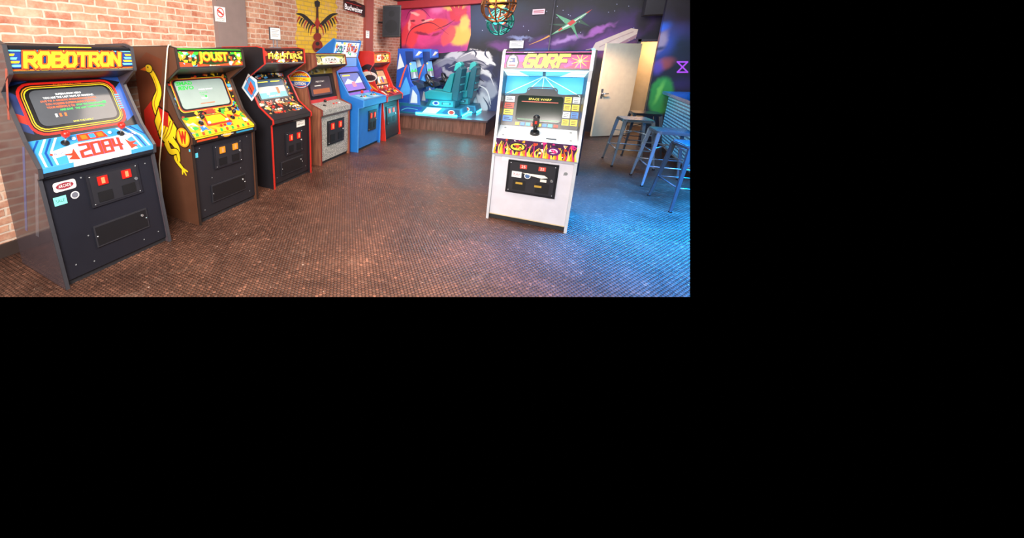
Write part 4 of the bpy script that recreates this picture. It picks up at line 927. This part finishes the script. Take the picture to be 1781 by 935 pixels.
def sign(name, label, u0, v0, u1, v1, plane, val, mat, art, th=.012, fmat=None):
    fn = (lambda u, v: on_x(u, v, val)) if plane == 'x' else (lambda u, v: on_y(u, v, val))
    a = fn(u0, v1); b = fn(u1, v1); c = fn(u0, v0)
    mb = MB(); n = V((1, 0, 0)) if plane == 'x' else V((0, -1, 0))
    W = abs((b - a).x if plane == 'y' else (b - a).y); H = c.z - a.z
    o = V(a); ux = V((1, 0, 0)) if plane == 'y' else V((0, 1, 0))
    q = [V((0, 0, 0)), ux * W, ux * W + V((0, 0, H)), V((0, 0, H))]
    mb.add(q + [k + n * th for k in q], [(0, 1, 2, 3), (4, 5, 6, 7), (0, 1, 5, 4), (1, 2, 6, 5), (2, 3, 7, 6), (3, 0, 4, 7)], fmat or mat)
    p = Pan(mb, n * th, ux, (0, 0, 1), W, H); p.rect(.03, .03, .97, .97, mat); art(p)
    ob = mb.build(name, loc=o); tag(ob, label, 'sign'); return ob
def nosmoke(p):
    p.circ(.5, .62, p.W * .36, M('#c8231c', .5), 28); p.circ(.5, .62, p.W * .28, WHITE, 28); p.rect(.28, .59, .72, .65, BLACK); p.rect(.62, .59, .72, .65, WHITE)
    p.stroke([(.5 - .27, .62 + .16), (.5 + .27, .62 - .16)], .022, .022, M('#c8231c', .5)); p.text('NO SMOKING', .1, .17, .9, .25, M('#222222', .5)); p.text('IN THIS AREA', .16, .07, .84, .13, M('#222222', .5))
sign('no_smoking_sign', 'white no smoking sign with red circle on grey pillar', 374.5, 11, 392, 37, 'x', -4.03, M('#f4f2ee', .5), nosmoke)
def lines(n, ti=None):
    def f(p):
        for k in range(n): p.rect(.12, .82 - .7 * k / n, .88 - .12 * (k % 3), .86 - .7 * k / n, M('#707078', .5))
    return f
sign('notice', 'tiny white notice on the red pillar beside the loudspeaker', 636, 53, 641.5, 66, 'x', -4.031, M('#f0ece8', .5), lines(3))
YS = YB - .005
sign('notice', 'small pinkish notice high on the dark mural right of the hanging lamps', 926, 17, 947, 26, 'y', YS, M('#f0d0dc', .5), lambda p: (p.rect(.08, .55, .92, .75, M('#b04858', .5)), p.rect(.08, .25, .92, .4, M('#b04858', .5))), .06)
sign('notice', 'white paper notice on the mural just above the white machine', 886, 71, 910, 84, 'y', YS, M('#f0f0f4', .5), lines(4), .06)
b3 = V((-3.62, 4.25, 1.84))
t = thing('standing_notice', 'small white framed notice on two legs atop the red-trimmed machine', 'sign', b3, PI / 2)
mb = MB(); mb.box(-.115, .115, -.01, .01, .11, .28, M('#404046', .5)); p = Pan(mb, (-.107, -.01, .118), (1, 0, 0), (0, 0, 1), .214, .154); p.rect(0, 0, 1, 1, M('#f4f4f2', .5)); lines(5)(p); mb.build('board', t)
for s in (-.04, .04):
    mb = MB(); mb.box(s - .008, s + .008, -.006, .006, 0, .11, M('#9a9aa2', .4, .5)); mb.build('leg', t)
mb = MB(); mb.box(-.08, .08, -.04, .04, 0, .012, M('#9a9aa2', .4, .5)); mb.build('foot', t)
# loudspeaker
c = on_x(682, 38, -3.74)
t = thing('loudspeaker', 'black box loudspeaker bracketed high on the brick wall', 'loudspeaker', c, math.radians(18))
mb = MB(); mb.prism_z([(-.22, -.16), (.22, -.16), (.16, .16), (-.16, .16)], -.36, .36, M('#131316', .5)); mb.build('body', t, .012)
mb = MB(); mb.box(-.195, .195, -.178, -.162, -.33, .33, M('#1a1a1f', .85)); p = Pan(mb, (-.195, -.178, -.33), (1, 0, 0), (0, 0, 1), .39, .66); p.circ(.5, .32, .15, M('#101014', .85), 24); p.circ(.5, .76, .07, M('#101014', .85), 20); mb.build('grille', t)
mb = MB(); mb.box(-.21, -.16, .0, .08, -.1, .1, DARK); mb.tube([(-.18, .04, 0), (-.26, .06, 0), (-.345, .08, 0)], .018, DARK); mb.build('bracket', t)
# hanging cord beside bird machine
a = on_y(291, 88, 2.27); b = on_y(277, 286, 2.2)
mb = MB(); mb.tube([V((a.x - .02, 2.33, 1.828)), V((a.x, 2.29, 1.828)), V((a.x, 2.275, 1.80)), a.lerp(b, .3), a.lerp(b, .7) + V((.01, 0, 0)), b, b + V((-.02, .0, -.35)), V((b.x - .1, 2.2, .008)), V((-3.95, 2.15, .008))], .006, M('#e4dcc4', .5), 8)
tag(mb.build('power_cord'), 'thin cream cord hanging down the side of the bird machine', 'cord')
mb = MB(); a = on_y(954, 88, YB - .06); mb.tube([(a.x, YB - .05, 3.15), (a.x, YB - .05, .0)], .013, M('#6a6a74', .5), 8)
tag(mb.build('conduit_pipe'), 'thin grey vertical conduit on the mural wall', 'pipe')

# ------------------------------------------------------------------ cage lamps
def cage(label, u, v, Y, hue, glow, glow2):
    c = on_y(u, v, Y); t = thing('pendant_lamp', label, 'pendant lamp', c, 0, 'wire globe lamps')
    wm_ = M(hue, .4, .4); r = .215
    mb = MB()
    for ax in ((1, 0, 0), (0, 1, 0), (0, 0, 1), (1, 1, .4), (-1, 1, .5), (.6, -.2, 1), (-.5, .8, .9)):
        n = V(ax).normalized(); a = n.orthogonal().normalized(); b = n.cross(a)
        mb.tube([(a * math.cos(2 * PI * i / 28) + b * math.sin(2 * PI * i / 28)) * r for i in range(28)], .011, wm_, 6, True)
    mb.build('wire_globe', t)
    mb = MB(); mb.tube([(math.cos(2 * PI * i / 24) * .13, math.sin(2 * PI * i / 24) * .13, 0) for i in range(24)], .018, M('#2a2420', .5), 6, True); mb.cyl((-.13, 0, 0), (.13, 0, 0), .012, .012, M('#2a2420', .5), 8); mb.build('inner_ring', t)
    mb = MB(); mb.cyl((0, 0, .23), (0, 0, .10), .022, .035, BLACK); mb.tube([(0, 0, .23), (0, 0, 3.15 - c.z)], .006, BLACK, 6); mb.cyl((0, 0, 3.15 - c.z - .03), (0, 0, 3.15 - c.z), .05, .05, BLACK); mb.build('cord_and_holder', t)
    for k in range(3):
        mb = MB(); x, y = .075 * math.cos(k * 2.1 + 1), .075 * math.sin(k * 2.1 + 1); mb.ball((x, y, .03), .05, E(glow if k else glow2, 5), 12, 8, (1, 1, 1.4)); mb.cyl((x, y, .07), (x * .4, y * .4, .14), .014, .012, CHR); mb.build('bulb', t)
    l = bpy.data.lights.new('bulb_light', 'POINT'); l.energy = 7; l.color = lin(glow)[:3]; l.shadow_soft_size = .06
    lo = bpy.data.objects.new('bulb_light', l); COL.objects.link(lo); lo.location = c
cage('upper bronze wire globe lamp, nearer, cut by the top edge', 867, 8, 5.5, '#7a5230', '#ff8a30', '#ffb060')
cage('lower teal-tinted wire globe lamp in front of the mural', 870, 38, 7.1, '#2a8a84', '#30d8d0', '#f04a30')

# ------------------------------------------------------------------ stools and bar
def stool(label, loc, rz, cut=False, STL=None, seatm=None):
    STL = STL or M('#a8bccb', .24, .65); seatm = seatm or STL
    t = thing('bar_stool', label, 'stool', loc, rz, 'metal bar stools')
    H = .76; s = .20; f = .275; ps = []
    m = MB(); P = []
    for cx, cy, a in ((s - .05, s - .05, 0), (-s + .05, s - .05, 90), (-s + .05, -s + .05, 180), (s - .05, -s + .05, 270)):
        for k in range(5): q = math.radians(a + 22.5 * k); P.append((cx + .05 * math.cos(q), cy + .05 * math.sin(q)))
    m.prism_z(P, H - .012, H, seatm); m.prism_z([(x * 1.03, y * 1.03) for x, y in P], H - .042, H - .012, seatm); m.cyl((0, 0, H), (0, 0, H + .0015), .02, .02, BLACK)
    ps.append(m.build('seat', t, .004))
    for sx in (-1, 1):
        for sy in (-1, 1):
            m = MB(); m.cyl((sx * (s - .02), sy * (s - .02), H - .03), (sx * f, sy * f, 0), .029, .015, STL, 4, True, PI / 4); m.cyl((sx * f, sy * f, 0), (sx * f, sy * f, .02), .019, .017, BLACK, 8); ps.append(m.build('leg', t))
    m = MB(); z = .28; q = s - .02 + (f - s + .02) * (1 - z / (H - .03))
    for a in ((-q, -q, q, -q), (q, -q, q, q), (q, q, -q, q), (-q, q, -q, -q)): m.tube([(a[0], a[1], z), (a[2], a[3], z)], .009, STL, 8)
    ps.append(m.build('foot_rail', t))
    m = MB(); z = .52; q = s - .02 + (f - s + .02) * (1 - z / (H - .03)); m.tube([(-q, -q, z), (0, 0, z + .03), (q, q, z)], .007, STL, 8); m.tube([(-q, q, z), (0, 0, z + .03), (q, -q, z)], .007, STL, 8)
    ps.append(m.build('cross_brace', t))
    if cut:
        for o in ps: trim(o)
    return t
SEAT = M('#7e929f', .26, .65)
stool('silver bar stool beside the open door, in front of the dark stool', (1.10, 7.40, 0), .15, False, None, SEAT)
stool('silver bar stool at the bar, overlapped by the nearest stool', (1.37, 6.45, 0), .1, True, None, SEAT)
stool('nearest bar stool, cut off by the right edge', (1.47, 5.55, 0), .2, True, M('#66747f', .26, .65))
stool('dark bar stool farthest back, at the end of the bar', (1.36, 8.3, 0), .05, True, M('#3c444e', .35, .5), M('#20242c', .3, .3))
BX = 1.74
t = thing('bar_counter', 'dark bar counter with perforated blue-lit front behind the stools', 'bar counter', (BX, 8.4, 0))
ps = []
mb = MB(); mb.box(-.1, 1.0, -3.4, .45, 1.05, 1.10, M('#2a5c90', .25)); ps.append(mb.build('counter_top', t))  # dark top coloured blue to stand in for the blue light on it
mb = MB(); mb.box(0, .9, -3.4, .4, .1, 1.05, M('#1a1c26', .5)); ps.append(mb.build('body', t))
mb = MB(); mb.box(-.012, 0, -3.4, .39, .14, 1.04, perforated_mat()); ps.append(mb.build('perforated_front', t))
mb = MB(); mb.tube([(-.06, -3.4, .2), (-.06, .35, .2)], .02, CHR); mb.box(.05, .9, -3.4, .38, 0, .1, DARK); ps.append(mb.build('foot_rail', t))
for o in ps: trim(o)

# ------------------------------------------------------------------ lights
def area(name, loc, tgt, sx, sy, en, col, spread=180):
    l = bpy.data.lights.new(name, 'AREA'); l.shape = 'RECTANGLE'; l.size = sx; l.size_y = sy; l.energy = en; l.color = col; l.spread = math.radians(spread)
    o = bpy.data.objects.new(name, l); COL.objects.link(o); o.location = loc
    o.rotation_euler = (V(tgt) - V(loc)).to_track_quat('-Z', 'Y').to_euler(); return o
area('flash_bounce', (-.6, -.6, 2.7), (-2.7, 4.0, 1.3), 2.2, 1.4, 350, (1, .93, .86), 150)
area('ceiling_light', (-2.3, 3.2, 3.1), (-2.9, 3.2, 0), 1.2, 4.0, 165, (1, .83, .70))
area('ceiling_light', (-2.1, 7.0, 3.1), (-2.9, 7.2, 0), 1.2, 2.5, 135, (1, .83, .74))
area('ceiling_fill', (-1.5, 5.6, 3.12), (-1.5, 5.6, 0), 1.6, 5.0, 62, (1, .62, .45), 110)
area('mural_light', (-2.0, 7.9, 3.1), (-2.2, 10.2, 1.8), 2.4, .6, 100, (.98, .92, .96))
area('mural_light', (.4, 8.2, 3.1), (.4, 10.2, 1.9), 1.6, .4, 34, (.9, .9, 1))
area('blue_light', (2.2, 5.0, 3.0), (1.95, 4.9, 0), .9, 5.6, 1150, (.0, .27, .95), 74)
area('blue_bar_light', (1.35, 8.2, 2.4), (1.5, 8.0, 0), .5, .8, 50, (.05, .42, 1))
def point(loc, en, col, r=.1):
    l = bpy.data.lights.new('lamp', 'POINT'); l.energy = en; l.color = col; l.shadow_soft_size = r
    o = bpy.data.objects.new('lamp', l); COL.objects.link(o); o.location = loc
point((-2.4, 8.4, .55), 13, (.1, .8, 1)); point((-1.75, 8.62, .45), 10, (.1, .8, 1)); point((-1.6, 9.2, .6), 4, (.15, .75, 1)); point((-2.9, 8.45, 1.2), 4, (.2, .7, 1))
point((2.0, 11.1, 2.0), 60, (1, .72, .42), .2)
def spot(loc, tgt, en, col, ang, r=.3):
    s = bpy.data.lights.new('spot_light', 'SPOT'); s.energy = en; s.color = col; s.spot_size = math.radians(ang); s.spot_blend = 1; s.shadow_soft_size = r
    so = bpy.data.objects.new('spot_light', s); COL.objects.link(so); so.location = loc; so.rotation_euler = (V(tgt) - V(loc)).to_track_quat('-Z', 'Y').to_euler()
spot((-.4, 2.9, 3.0), (-.45, 2.6, 0), 200, (1, .42, .18), 58)
spot((.35, 8.2, 2.2), (1.08, 9.85, 1.0), 330, (1, .62, .32), 46, .15)  # added warm spot without a fixture, brightens the open door
